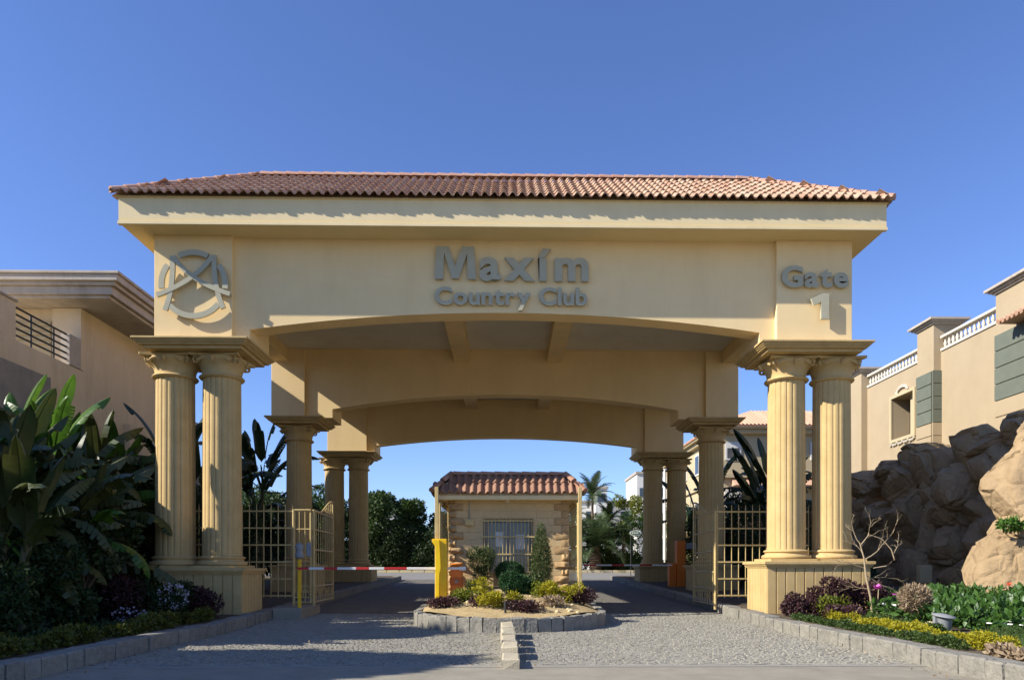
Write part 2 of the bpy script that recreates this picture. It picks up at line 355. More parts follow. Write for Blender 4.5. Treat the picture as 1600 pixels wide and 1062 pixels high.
# fallen leaves
g = leaf_mesh('dry', LF_DRY, [(6.1, 13, .02, .25, 6, .01), (-6.1, 13, .02, .3, 6, .01), (0, 18, .03, 6, 7, .01)], 260, .06, .5, 12, 0)
tag(put('fallen_leaves', g), 'dry fallen leaves scattered along the kerbs and on the cobbles', 'fallen leaves', kind='stuff')

# ================================================================== ENTRANCE GATEHOUSE
GH = thing('entrance_gatehouse', 'large cream entrance gateway with arched beams, fluted columns and clay tile hipped roof', 'gateway', (0, 19.2, 0))
PT = {-1: 1.50, 1: 1.68}       # pedestal top
SLABZ = 7.42
def fluted(R0, R1, z0, z1, n=20, dep=.022):
    m = MB(); K = 6; N = n * K; rings = 9
    for j in range(rings):
        t = j / (rings - 1); z = z0 + (z1 - z0) * t; Rr = R0 + (R1 - R0) * t ** 1.5
        for k in range(N):
            u = (k % K) / K
            d = dep if u in (0,) else (dep * .25 if k % K in (1, 5) else 0)
            a = 2 * math.pi * k / N; m.V.append(((Rr - d) * math.cos(a), (Rr - d) * math.sin(a), z))
    for j in range(rings - 1):
        for k in range(N): k2 = (k + 1) % N; m.F.append((j * N + k, j * N + k2, (j + 1) * N + k2, (j + 1) * N + k))
    return m
COLCACHE = {}
def column_meshes(h):
    if h in COLCACHE: return COLCACHE[h]
    bh, ch = .32, .62
    base = MB().box(-.66, .66, -.66, .66, 0, .07)
    base.lathe([(.6, .07), (.645, .09), (.655, .13), (.63, .17), (.58, .185), (.56, .21), (.555, .235), (.58, .245), (.6, .262), (.595, .29), (.56, .31), (.52, .32)], n=48)
    shaft = fluted(.505, .485, bh, h - ch)
    capm = MB(); Z = h - ch
    capm.lathe([(.50, 0), (.56, .015), (.585, .05), (.56, .085), (.51, .10), (.51, .16), (.525, .24), (.57, .33), (.66, .43), (.70, .50), (.70, .52)], (0, 0, Z), 48)
    # acanthus row: tongues around the bell
    for ring, (nb, r0, zb, hh, lean) in enumerate(((12, .50, .30, .12, .045),)):
        for k in range(nb):
            a = 2 * math.pi * (k + .5 * ring) / nb; ca, sa = math.cos(a), math.sin(a)
            P = []; hw = math.pi * r0 / nb * .86
            for (t, ww, out) in ((0, .6, .01), (.45, 1, .03), (.8, .75, .03 + lean * .6), (1.0, .35, .03 + lean), (.9, .15, .05 + lean)):
                z = Z + zb + hh * t; rr_ = r0 + out
                P.append([(rr_ * ca - hw * ww * sa, rr_ * sa + hw * ww * ca, z), ((rr_ + .03) * ca, (rr_ + .03) * sa, z), (rr_ * ca + hw * ww * sa, rr_ * sa - hw * ww * ca, z)])
            V = [v for p in P for v in p]; F = []
            for i in range(4): F += [(i * 3, i * 3 + 1, i * 3 + 4, i * 3 + 3), (i * 3 + 1, i * 3 + 2, i * 3 + 5, i * 3 + 4)]
            capm.add(V, F)
    # volutes: four corner spirals
    for k in range(4):
        a = math.pi / 4 + k * math.pi / 2; ca, sa = math.cos(a), math.sin(a)
        pts = []; rad = []
        for i in range(26):
            t = i / 25; th = -2.2 + t * 9.5; rs = .11 * (1 - t * .82)
            rr_ = .70 + math.sin(th) * rs; z = Z + .44 + math.cos(th) * rs
            pts.append((rr_ * ca, rr_ * sa, z)); rad.append(.036 * (1 - .4 * t))
        capm.tube(pts, rad, 6)
        capm.tube([((.5 + .13 * s) * ca, (.5 + .13 * s) * sa, Z + .36 + .2 * s) for s in (0, .5, 1.)], [.03, .05, .06], 6)
    # scroll garland between the volutes and the concave plate
    for k in range(4):
        a = k * math.pi / 2
        for s in (-1, 1):
            pts = []
            for i in range(14):
                t = i / 13; b = a + s * (.08 + .55 * t); rr_ = .62 + .1 * t; pts.append((rr_ * math.cos(b), rr_ * math.sin(b), Z + .40 + .07 * math.sin(t * math.pi) ))
            capm.tube(pts, .035, 6)
        capm.tube([(.66 * math.cos(a), .66 * math.sin(a), Z + .36), (.74 * math.cos(a), .74 * math.sin(a), Z + .5)], [.03, .07], 7)
    poly = []
    for k in range(4):
        a = k * math.pi / 2
        for i in range(9):
            t = -1 + i / 4; L = .67; dd = .58 + .09 * t * t
            x, y = dd, L * t * .97; poly.append((x * math.cos(a) - y * math.sin(a), x * math.sin(a) + y * math.cos(a)))
    capm.prism_xy(poly, Z + .53, Z + .60)
    COLCACHE[h] = (mesh_of('base', base.V, base.F, COLM, 40), mesh_of('shaft', shaft.V, shaft.F, COLM, 20), mesh_of('capital', capm.V, capm.F, COLM, 45))
    return COLCACHE[h]
def column(x, y, z0, z1):
    b, s, c = column_meshes(round(z1 - z0, 3))
    r = thing('column', None, None, (x, y, z0), parent=GH)
    for nm, me in (('base', b), ('shaft', s), ('capital', c)): put(nm, me, r, (x, y, z0))
def pedestal(x0, x1, y0, y1, z0, z1):
    r = thing('pedestal', None, None, ((x0 + x1) / 2, (y0 + y1) / 2, z0), parent=GH)
    MB().box(x0 + .04, x1 - .04, y0 + .04, y1 - .04, z0 - .3, z1 - .16).build('core', COLM, r)
    cp = MB()
    for (g_, a, b) in ((.02, z1 - .17, z1 - .13), (.05, z1 - .13, z1 - .08), (.09, z1 - .08, z1)):
        cp.box(x0 - g_, x1 + g_, y0 - g_, y1 + g_, a, b)
    cp.build('cap', COLM, r, bevel=.008)
    # upright panels
    def panel_row(ax, fix, a0, a1, n):
        wd = (a1 - a0) / n
        for k in range(n):
            p0 = a0 + k * wd + .012; p1 = a0 + (k + 1) * wd - .012
            if ax == 'x': MB().box(p0, p1, min(fix), max(fix), z0 - .3, z1 - .172).build('panel', COLM, r, bevel=.01)
            else: MB().box(min(fix), max(fix), p0, p1, z0 - .3, z1 - .172).build('panel', COLM, r, bevel=.01)
    panel_row('x', (y0, y0 + .038), x0, x1, 11 if x1 - x0 > 2 else 6)
    panel_row('y', (x0, x0 + .038), y0 + .04, y1 - .04, 7); panel_row('y', (x1 - .038, x1), y0 + .04, y1 - .04, 7)
def slab(x0, x1, y0, y1):
    m = MB()
    for i, (g_, a, b) in enumerate(((.22, -.25, -.17), (.12, -.17, -.13), (.08, -.13, -.095), (.045, -.095, -.055), (0, -.055, 0))):
        m.box(x0 + g_, x1 - g_, y0 + g_, y1 - g_, SLABZ + a, SLABZ + b)
    m.build('entablature', COLM, GH, bevel=.012)
ROWS = []
for (yf, kind) in ((19.2, 'pair'), (29.0, 'one'), (37.6, 'pair')):
    for s in (-1, 1):
        g0 = gz(yf) + (.25 if kind != 'x' else 0); pt = PT[s] if yf < 20 else 1.62
        X = lambda a, b: (min(s * a, s * b), max(s * a, s * b))
        if kind == 'pair':
            pedestal(*X(6.85, 9.6), yf, yf + 1.65, g0, pt)
            for cx in (7.68, 8.93): column(s * cx, yf + .85, pt, SLABZ - .25)
            slab(*X(6.62, 9.58), yf - .28, yf + 2.0)
            MB().box(*X(7.1, 9.1), yf, yf + 1.75, SLABZ, 10.1).build('pier_block', STUCCO, GH, bevel=.012)
        else:
            pedestal(*X(7.5, 9.2), yf, yf + 1.65, g0, pt)
            column(s * 8.35, yf + .85, pt, SLABZ - .25)
            slab(*X(7.15, 9.4), yf - .3, yf + 2.0)
            MB().box(*X(7.9, 9.2), yf, yf + 1.75, SLABZ, 10.1).build('pier_block', STUCCO, GH, bevel=.012)
# arched cross beams
def arch_pts(hw, zs, zc, n=32):
    r = (hw * hw + (zc - zs) ** 2) / (2 * (zc - zs)); out = []
    for i in range(n + 1):
        x = -hw + 2 * hw * i / n; out.append((x, zc - r + math.sqrt(r * r - x * x)))
    return out
def arch_beam(xe, hw, y0, y1, zs, zc, ztop):
    pts = [(-xe, SLABZ), (-hw, SLABZ)] + arch_pts(hw, zs, zc) + [(hw, SLABZ), (xe, SLABZ)]
    m = MB(); n = len(pts)
    for i in range(n - 1):
        (xa, za), (xb, zb) = pts[i], pts[i + 1]
        if abs(xb - xa) < 1e-6:      # jamb
            m.add([(xa, y0, za), (xb, y0, zb), (xb, y1, zb), (xa, y1, za)], [(0, 1, 2, 3)]); continue
        m.add([(xa, y0, za), (xb, y0, zb), (xb, y0, ztop), (xa, y0, ztop), (xa, y1, za), (xb, y1, zb), (xb, y1, ztop), (xa, y1, ztop)],
              [(0, 1, 2, 3), (5, 4, 7, 6), (0, 4, 5, 1), (3, 2, 6, 7)])
    m.build('arched_beam', STUCCO, GH)
arch_beam(7.1, 6.7, 19.35, 19.95, 7.72, 8.2, 10.1)
arch_beam(7.9, 6.85, 29.15, 29.75, 7.76, 8.36, 10.1)
arch_beam(7.1, 6.7, 37.75, 38.35, 7.75, 8.2, 10.1)
for s in (-1, 1):
    for (yf, xi, xo) in ((19.952, 6.703, 7.1), (29.752, 6.853, 7.9), (38.352, 6.703, 7.1)):
        MB().box(min(s * xi, s * xo), max(s * xi, s * xo), yf, yf + .98, SLABZ, 10.1).build('jamb_block', STUCCO, GH)
for s in (-1, 1):
    for (ya, yb) in ((20.95, 29.0), (30.75, 37.6)): MB().box(min(s * 8.55, s * 9.1), max(s * 8.55, s * 9.1), ya, yb, 9.6, 10.1).build('side_beam', STUCCO, GH, bevel=.01)
EX, EY0, EY1 = 9.65, 18.5, 39.9
MB().box(-EX, EX, EY0, EY1, 10.1, 10.2).build('soffit', CEIL, GH)
CEI2 = mat('pale_ceiling', (.70, .66, .56), (.64, .60, .50), rough=.9, scale=.8, bump=.08, stain=.2)
for (xa, xb, a, b) in ((-6.69, 6.69, 19.96, 20.93), (-8.54, 8.54, 20.96, 28.99), (-6.84, 6.84, 29.76, 30.74), (-8.54, 8.54, 30.76, 37.59)): MB().box(xa, xb, a, b, 10.09, 10.098).build('ceiling', CEI2, GH)
for x in (-1.75, 1.9):
    for (a, b) in ((19.952, 29.148), (29.752, 37.748)): MB().box(x - .3, x + .3, a, b, 9.62, 10.1).build('ceiling_rib', STUCCO, GH, bevel=.01)
fa = MB()
for (x0, x1, y0, y1) in ((-EX, EX, EY0, EY0 + .15), (-EX, EX, EY1 - .15, EY1), (-EX, -EX + .15, EY0 + .15, EY1 - .15), (EX - .15, EX, EY0 + .15, EY1 - .15)):
    fa.box(x0, x1, y0, y1, 10.2, 10.72)
fa.build('fascia', FASC, GH)
MB().box(-EX - .02, EX + .02, EY0 - .02, EY0 + .1, 10.06, 10.13).build('drip_edge', FASC, GH)
# roof: truncated hip with clay tiles
ROOF = thing('roof', None, None, (0, 29, 10.72), parent=GH)
RX, RY0, RY1, RZ = 9.78, 18.33, 40.1, 10.74
INS, RISE = 2.8, 1.88
MB().frustum((-RX + .1, RX - .1, RY0 + .1, RY1 - .1, RZ - .02), (-RX + INS, RX - INS, RY0 + INS, RY1 - INS, RZ + RISE - .03)).build('roof_deck', FASC, ROOF)
def tile_geo(wd, ln, ht, nseg=8, th=.014):
    """one clay tile: cover roll and pan; runs from its lower edge y=0 up to y=ln; z is the roof normal"""
    top = []
    for i in range(nseg + 1):
        u = i / nseg
        z = ht * math.sin(math.pi * min(u / .62, 1)) if u < .62 else -ht * .22 * math.sin(math.pi * (u - .62) / .38)
        top.append((u * wd * 1.04, z))
    V = [(x, 0, z + .05) for x, z in top] + [(x, ln * 1.08, z * .85 + .012) for x, z in top] + [(x, 0, z + .05 - (.03 if 0 < i < nseg else th)) for i, (x, z) in enumerate(top)]
    n = nseg + 1; F = [(i, i + 1, n + i + 1, n + i) for i in range(nseg)] + [(2 * n + i, 2 * n + i + 1, i + 1, i) for i in range(nseg)]
    return V, F
def tile_mesh(wd, ln, ht, m):
    V, F = tile_geo(wd, ln, ht); return mesh_of('roof_tile', V, F, m, 50)
def tile_slope(parent, origin, udir, vdir, width, slopelen, ins0, wd, ln, ht, mo, mj, single=0, rows=None):
    """trapezoid slope; origin lower-left corner, udir along the eave, vdir up the slope, ins0 = inset at top"""
    udir, vdir = Vector(udir).normalized(), Vector(vdir).normalized(); nd = udir.cross(vdir).normalized()
    nr = rows or int(round(slopelen / ln)); ln = slopelen / nr
    me = tile_mesh(wd, ln, ht, mo); G = tile_geo(wd, ln, ht); M = Matrix((udir, vdir, nd)).transposed(); eul = M.to_euler()
    J = MB(); cnt = 0; cells = []
    for r in range(nr):
        i0 = ins0 * (r + .35) / nr; n = int((width) / wd)
        for k in range(n):
            x = k * wd
            if x < i0 - wd * .75 or x + wd > width - i0 + wd * .75: continue
            cells.append((r, k, x))
    for (r, k, x) in cells:
        p = Vector(origin) + udir * (x + rnd.uniform(-.005, .005)) + vdir * (r * ln + rnd.uniform(-.022, .022))
        if cnt < single: put('roof_tile', me, parent, p, eul); cnt += 1
        else: J.add([p + M @ Vector(v) for v in G[0]], G[1])
    if J.V:
        V = J.V; o = put('roof_tiles', mesh_of('roof_tiles', V, J.F, mj, 50), parent, (0, 0, 0)); o['kind'] = 'stuff'
sl = math.hypot(INS, RISE)
tile_slope(ROOF, (-RX, RY0, RZ), (1, 0, 0), (0, INS, RISE), 2 * RX, sl, INS, .2295, .43, .075, TILEO, TILE, 300, 8)
tile_slope(ROOF, (RX, RY0, RZ), (0, 1, 0), (-INS, 0, RISE), RY1 - RY0, sl, INS, .2295, .43, .075, TILEO, TILE, 0, 8)
tile_slope(ROOF, (-RX, RY1, RZ), (0, -1, 0), (INS, 0, RISE), RY1 - RY0, sl, INS, .2295, .43, .075, TILEO, TILE, 0, 8)
tile_slope(ROOF, (RX, RY1, RZ), (-1, 0, 0), (0, -INS, RISE), 2 * RX, sl, INS, .2295, .43, .075, TILEO, TILE, 0, 8)
def ridge_line(parent, a, b, r=.11, ln=.42, m=RIDGE):
    a, b = Vector(a), Vector(b); d = b - a; n = max(1, int(d.length / (ln * .85))); u = d.normalized(); mm = MB(); seg = 8
    V = []; F = []
    side = u.cross(Vector((0, 0, 1))).normalized(); up = side.cross(u)
    for j, (t, rr_) in enumerate(((0, r * 1.15), (ln, r * .9))):
        for k in range(seg + 1):
            an = math.pi * k / seg; V.append(u * t + side * math.cos(an) * rr_ + up * math.sin(an) * rr_)
    for k in range(seg): F.append((k, k + 1, seg + 2 + k, seg + 1 + k))
    F.append(tuple(range(seg, -1, -1))); me = mesh_of('ridge_tile', [tuple(v) for v in V], F, m, 60)
    for k in range(n): put('ridge_tile', me, parent, a + d * (k / n) + Vector((0, 0, .02)))
cT = lambda sx, fy: (sx * (RX - INS), fy, RZ + RISE)
ridge_line(ROOF, (-RX + .03, RY0 + .03, RZ + .03), (-RX + INS, RY0 + INS, RZ + RISE + .03))
ridge_line(ROOF, (RX - .03, RY0 + .03, RZ + .03), (RX - INS, RY0 + INS, RZ + RISE + .03))
ridge_line(ROOF, (-RX, RY1, RZ + .08), (-RX + INS, RY1 - INS, RZ + RISE + .06))
ridge_line(ROOF, (RX, RY1, RZ + .08), (RX - INS, RY1 - INS, RZ + RISE + .06))
ridge_line(ROOF, (-RX + INS, RY0 + INS, RZ + RISE + .04), (RX - INS, RY0 + INS, RZ + RISE + .04))

# ---- lettering and emblem, stood off the wall
POLYG = {'M': [(115, 395), (130, 100), (235, 100), (290, 280), (350, 100), (455, 100), (470, 395), (402, 395), (392, 165), (320, 390), (265, 390), (195, 160), (185, 395)],
         '1': [(318, 598), (318, 536), (292, 549), (283, 524), (322, 505), (346, 505), (346, 598)]}
def glyph(ch, bold=.022):
    if ch in POLYG:
        P_ = POLYG[ch]; y1 = max(p[1] for p in P_); y0 = min(p[1] for p in P_); k = .72 / (y1 - y0); n = len(P_)
        P_ = [((x - P_[0][0]) * k, (y1 - y) * k) for x, y in P_]
        if sum(a[0] * b[1] - b[0] * a[1] for a, b in zip(P_, P_[1:] + P_[:1])) < 0: P_ = P_[::-1]
        me = bpy.data.meshes.new('letter')
        me.from_pydata([(x, y, .5) for x, y in P_] + [(x, y, -.5) for x, y in P_], [], [tuple(range(n)), tuple(range(2 * n - 1, n - 1, -1))] + [(i, i + n, (i + 1) % n + n, (i + 1) % n) for i in range(n)]); return me
    c = bpy.data.curves.new('letter', 'FONT'); c.body = ch; c.size = 1; c.extrude = .5; c.offset = bold; c.resolution_u = 6
    o = bpy.data.objects.new('letter', c); COL.objects.link(o); bpy.context.view_layer.update()
    me = bpy.data.meshes.new_from_object(o.evaluated_get(bpy.context.evaluated_depsgraph_get()))
    bpy.data.objects.remove(o); bpy.data.curves.remove(c); return me
def lettering(name, text, x0, x1, zbase, cap, yf, label, gap=.07, thick=.07, off=.05, bold=.022, spacegap=.28):
    root = thing(name, label, 'sign', ((x0 + x1) / 2, yf, zbase)); ref = glyph('H', bold)
    ch_ = max(v.co.y for v in ref.vertices) - min(v.co.y for v in ref.vertices); sc = cap / ch_
    items = []; x = 0
    for ch in text:
        if ch == ' ': x += spacegap; continue
        me = glyph(ch, bold); a = min(v.co.x for v in me.vertices); b = max(v.co.x for v in me.vertices); items.append((me, x - a)); x += b - a + gap
    tot = x - gap; kx = (x1 - x0) / (tot * sc) if True else 1
    for me, xo in items:
        for v in me.vertices:
            X, Y, Z = v.co; v.co = ((X + xo) * sc * kx, -off - thick / 2 + (-Z) * thick, Y * sc + bold * sc)
        c = sum((v.co for v in me.vertices), Vector()) / len(me.vertices)
        for v in me.vertices: v.co -= c
        me.materials.clear(); me.materials.append(LETTER); me.update()
        put('letter', me, root, Vector((x0, yf, zbase)) + c)
    return root
lettering('name_sign', 'Maxím', -1.86, 2.16, 9.00, .875, 19.35, 'raised grey-green letters of the tall upper line at the middle of the arch beam', gap=.075, bold=.032)
lettering('name_sign', 'Country Club', -1.86, 2.13, 8.37, .46, 19.35, 'raised grey-green letters of the smaller lower line just above the front arch', gap=.06, bold=.03)
lettering('gate_sign', 'Gate', 7.2, 8.95, 8.83, .56, 19.2, 'raised grey-green word Gate on the right pier block', gap=.05, bold=.035)
lettering('number_sign', '1', 7.95, 8.42, 7.96, .69, 19.2, 'raised grey-green numeral 1 under the word on the right pier block', bold=.03, off=.09)
EM = thing('round_emblem', 'round grey-green emblem of crossed bars in a broken ring on the left pier block', 'emblem', (-8.2, 19.2, 8.79))
ex0, ez0 = -8.04, 8.79
def em(px, py): return (ex0 + (px - 527) / 455., ez0 - (py - 535) / 455.)
def stroke(name, pts, wd, y0, y1):
    P = [Vector((a, b)) for a, b in pts]; L = []; Rr = []
    for i, p in enumerate(P):
        d = (P[min(i + 1, len(P) - 1)] - P[max(i - 1, 0)]).normalized(); n = Vector((-d.y, d.x)); L.append(p + n * wd / 2); Rr.append(p - n * wd / 2)
    m = MB()
    for i in range(len(P) - 1):
        q = [L[i], L[i + 1], Rr[i + 1], Rr[i]]
        V = [(v.x, y0, v.y) for v in q] + [(v.x, y1, v.y) for v in q]; F = [(0, 1, 2, 3), (7, 6, 5, 4), (0, 4, 5, 1), (3, 2, 6, 7)]
        if i == 0: F.append((0, 3, 7, 4))
        if i == len(P) - 2: F.append((1, 5, 6, 2))
        m.add(V, F)
    m.build(name, LETTER, EM)
def bez(a, b, c, n=10): return [tuple(Vector(a) * (1 - t) ** 2 + Vector(b) * 2 * t * (1 - t) + Vector(c) * t * t) for t in [i / n for i in range(n + 1)]]
Yf, Yb = 19.2 - .15, 19.2 - .09
def arc(a0, a1): return [(ex0 + .815 * math.sin(R(a)), ez0 + .815 * math.cos(R(a))) for a in [a0 + (a1 - a0) * i / 16 for i in range(17)]]
for a0, a1 in ((-27, 27), (53, 98), (128, 228), (262, 307)): stroke('ring_segment', arc(a0, a1), .14, Yf, Yb)
stroke('bar', bez(em(285, 210), em(300, 600), em(200, 840)), .125, Yf - .004, Yb)
stroke('bar', bez(em(768, 195), em(760, 560), em(875, 815)), .125, Yf - .004, Yb)
stroke('bar', bez(em(300, 215), em(470, 500), em(955, 650), 14), .115, Yf - .008, Yb + .003)
stroke('bar', bez(em(752, 205), em(560, 500), em(105, 665), 14), .115, Yf - .012, Yb + .006)

# ================================================================== ISLAND AND GUARD BOOTH
isl = []
for k in range(25):
    a = math.pi + math.pi * k / 24; isl.append((.1 + 2.4 * math.cos(a), 19.3 + 2.25 * math.sin(a)))
isl_full = isl + [(2.5, 27.5), (-2.3, 27.5)]
# soil mound
V = []; F = []
NX, NY = 24, 34
def island_z(x, y):
    rim = .33
    t = min(max((y - 17.2) / 3.8, 0), 1); e = 1 - min(1, abs((x - .1) / 2.3)) ** 3
    return rim + gz(y) + .55 * t * e + .035 * noise.noise(Vector((x * 2, y * 2, 0)))
for j in range(NY + 1):
    y = 17.1 + (27.4 - 17.1) * (j / NY) ** 1.3
    hw = 2.3 * math.sqrt(max(.0, 1 - ((19.3 - y) / 2.18) ** 2)) if y < 19.3 else 2.3
    for i in range(NX + 1): x = .1 + hw * (2 * i / NX - 1); V.append((x, y, island_z(x, y)))
for j in range(NY):
    for i in range(NX): a = j * (NX + 1) + i; F.append((a, a + 1, a + NX + 2, a + NX + 1))
o = put('island_soil', mesh_of('island_soil', V, F, STRAW, 180)); o['kind'] = 'structure'
ik = bpy.data.objects.new('island_kerb', None); COL.objects.link(ik); ik['kind'] = 'structure'; WL[ik.name] = Vector((0, 0, 0))
P = [Vector(p) for p in isl_full] + [Vector(isl_full[0])]
kst = [unit_box('kerb_stone', KERB, .07, .05, 200 + k) for k in range(6)]
i = 0
for a, b in zip(P[:-1], P[1:]):
    L = (b - a).length; n = max(1, round(L / .29)); ang = math.atan2(b.y - a.y, b.x - a.x)
    for k in range(n):
        p = a + (b - a) * (k + .5) / n
        put('kerb_stone', kst[i % 6], ik, (p.x, p.y, gz(p.y) - .05), (0, 0, ang), (L / n - .008, .2, .40 + rnd.uniform(-.015, .015))); i += 1
# divider stones in front
dv = unit_box('kerb_stone', KERB, .06, .05, 77)
for k, (yy, l, h_) in enumerate(((11.35, .6, .17), (12.25, .65, .26), (13.3, .75, .28), (14.5, .85, .30), (15.8, 1.0, .33))):
    o = put('divider_stone', unit_box('divider_stone', mat('divider_stone_mat', (.50, .44, .31), (.40, .35, .25), rough=.9, scale=6, bump=.5, objrand=.3), .08, .05, 300 + k), None, (.07 - .01 * k, yy, -.02), (0, 0, rnd.uniform(-.04, .04)), (.27, l + .22, h_))
    tag(o, ['pale divider block nearest the camera in the row before the island', 'second pale divider block from the camera', 'middle pale divider block of the row before the island', 'pale divider block, last but one before the island', 'pale divider block touching the front of the island kerb'][k], 'kerb block', 'divider blocks on the road')

BT = thing('guard_booth', 'small sandstone guard booth with clay tile roof and barred window on the island', 'booth', (.08, 23.1, .5))
BX0, BX1, BY0, BY1, BZ0, BZ1 = -1.64, 1.80, 21.25, 24.45, .45, 3.44
WX0, WX1, WZ0, WZ1 = -.66, .78, 1.38, 2.92
wb = MB()
wb.box(BX0 + .03, WX0, BY0 + .03, BY0 + .23, BZ0, BZ1); wb.box(WX1, BX1 - .03, BY0 + .03, BY0 + .23, BZ0, BZ1)
wb.box(WX0, WX1, BY0 + .03, BY0 + .23, BZ0, WZ0); wb.box(WX0, WX1, BY0 + .03, BY0 + .23, WZ1, BZ1)
wb.box(BX0 + .03, BX0 + .23, BY0 + .23, BY1, BZ0, BZ1); wb.box(BX1 - .23, BX1 - .03, BY0 + .23, BY1, BZ0, BZ1); wb.box(BX0 + .23, BX1 - .23, BY1 - .2, BY1, BZ0, BZ1)
wb.build('wall', SAND, BT)
MB().box(BX0 + .25, BX1 - .25, BY0 + .6, BY0 + .62, BZ0, BZ1).build('inner_screen', INT, BT)
# stone blocks on the front, bonded
rowh = .208; z = BZ0; r_i = 0
while z < BZ1 - .02:
    zt = min(z + rowh, BZ1)
    ql = .40 if r_i % 2 else .20
    for (xs, xe) in ((BX0 + ql, WX0), (WX1, BX1 - ql)) if (zt > WZ0 + .03 and z < WZ1 - .03) else ((BX0 + ql, BX1 - ql),):
        x = xs
        while x < xe - .02:
            L = rnd.choice((.36, .44, .52)); x2 = min(x + L, xe)
            if xe - x2 < .15: x2 = xe
            MB().box(x + .003, x2 - .003, BY0 + rnd.uniform(0, .004), BY0 + .03, z + .003, zt - .003).build('stone_block', SAND, BT); x = x2
    for (x0, x1, s) in ((BX0 - .02, BX0 + ql, -1), (BX1 - ql, BX1 + .02, 1)):
        # rock-faced quoin: subdivided bulging face
        rough = .075 if (s < 0 or z < 1.75) else .02
        nx, nz = 6, 4; V = []; F = []
        for jz in range(nz + 1):
            for jx in range(nx + 1):
                u, v = jx / nx, jz / nz; e = (math.sin(math.pi * u) * math.sin(math.pi * v)) ** .5 if 0 < u < 1 and 0 < v < 1 else 0
                V.append((x0 + (x1 - x0) * u, BY0 - .012 - e * rough * (1.0 + 1.6 * noise.noise(Vector((x0 * 9 + u * 3, z * 7 + v * 2, s)))), z + .006 + (zt - z - .012) * v))
        for jz in range(nz):
            for jx in range(nx): a = jz * (nx + 1) + jx; F.append((a, a + 1, a + nx + 2, a + nx + 1))
        b = len(V); V += [(x0, BY0 + .05, z + .006), (x1, BY0 + .05, z + .006), (x1, BY0 + .05, zt - .006), (x0, BY0 + .05, zt - .006)]
        c0, c1, c2, c3 = 0, nx, (nz + 1) * (nx + 1) - 1, nz * (nx + 1)
        F += [tuple([b, b + 1] + list(range(nx, -1, -1))), tuple([b + 2, b + 3] + list(range(c3, c2 + 1))), tuple([b + 3, b] + [k * (nx + 1) for k in range(nz + 1)]), tuple([b + 1, b + 2] + [nx + k * (nx + 1) for k in range(nz, -1, -1)])]
        m_ = MB(); m_.V = V; m_.F = F; m_.build('quoin', QUOIN, BT, 50)
    z = zt; r_i += 1
# eave, fascia and tiles
MB().box(-2.0, 2.14, 20.85, 24.85, 3.44, 3.56).build('eave', FASC, BT, bevel=.01)
BR = thing('roof', None, None, (.07, 23.1, 3.62), parent=BT)
bx0, bx1, by0, by1, bz = -2.09, 2.22, 20.77, 24.95, 3.58
MB().frustum((bx0 + .06, bx1 - .06, by0 + .06, by1 - .06, bz - .02), (bx0 + .56, bx1 - .56, by0 + .56, by1 - .56, bz + .60)).build('roof_deck', FASC, BR)
bsl = math.hypot(.56, .62)
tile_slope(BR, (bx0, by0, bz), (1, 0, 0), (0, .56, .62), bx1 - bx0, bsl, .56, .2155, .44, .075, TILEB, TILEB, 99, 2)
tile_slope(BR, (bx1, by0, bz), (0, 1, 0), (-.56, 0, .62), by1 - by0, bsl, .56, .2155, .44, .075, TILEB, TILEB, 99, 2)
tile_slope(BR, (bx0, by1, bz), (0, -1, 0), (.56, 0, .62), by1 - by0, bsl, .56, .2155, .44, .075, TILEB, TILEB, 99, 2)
RB = mat('booth_ridge_clay', (.36, .17, .10), (.44, .26, .17), rough=.8, scale=8, objrand=.4)
for sx, x in ((1, bx0), (-1, bx1)):
    ridge_line(BR, (x, by0, bz + .06), (x + sx * .58, by0 + .58, bz + .68), .1, .42, RB); 
    ridge_line(BR, (x, by1, bz + .06), (x + sx * .58, by1 - .58, bz + .68), .1, .42, RB)
ridge_line(BR, (bx0 + .56, by0 + .56, bz + .60), (bx1 - .56, by0 + .56, bz + .60), .09, .42, RB)
# window
WN = thing('window', None, None, (.06, BY0, WZ0), parent=BT)
fr = MB()
for a in ((WX0, WX0 + .05, WZ0, WZ1), (WX1 - .05, WX1, WZ0, WZ1), (WX0 + .05, WX1 - .05, WZ0, WZ0 + .05), (WX0 + .05, WX1 - .05, WZ1 - .05, WZ1), (.03, .09, WZ0 + .05, WZ1 - .05)):
    fr.box(a[0], a[1], BY0 + .15, BY0 + .2, a[2], a[3])
fr.build('frame', GREY, WN)
for (a, b) in ((WX0 + .05, .03), (.09, WX1 - .05)): MB().box(a, b, BY0 + .17, BY0 + .18, WZ0 + .05, WZ1 - .05).build('pane', GLASS, WN)
for (a, b, c, d) in ((-.32, -.08, 2.12, 2.55), (.28, .52, 2.05, 2.48)): MB().box(a, b, BY0 + .155, BY0 + .165, c, d).build('paper_notice', PAPER, WN)
for (a, b) in ((-.6, -.48), (.02, .10), (.68, .76)): MB().box(a, b, BY0 + .155, BY0 + .168, WZ0 + .3, WZ1 - .06).build('blind', CURT, WN)
for k in range(14):
    x = WX0 + .04 + (WX1 - WX0 - .08) * k / 13; MB().tube([(x, BY0 - .02, WZ0 - .02), (x, BY0 - .02, WZ1)], .012, 6).build('grille_bar', IRON, WN)
for z in (WZ0, 1.9, 2.4, WZ1 - .06): MB().box(WX0 - .05, WX1 + .05, BY0 - .05, BY0 - .032, z - .02, z + .02).build('grille_rail', IRON, WN)
MB().box(WX0 - .03, WX1 + .03, BY0 - .028, BY0 - .003, WZ0 - .09, WZ0 - .025).build('sill', SAND, WN, bevel=.005)
MB().box(-1.17, -.94, BY0 - .14, BY0 - .005, 2.72, 2.9).build('lamp_housing', IRON, BT, bevel=.02)
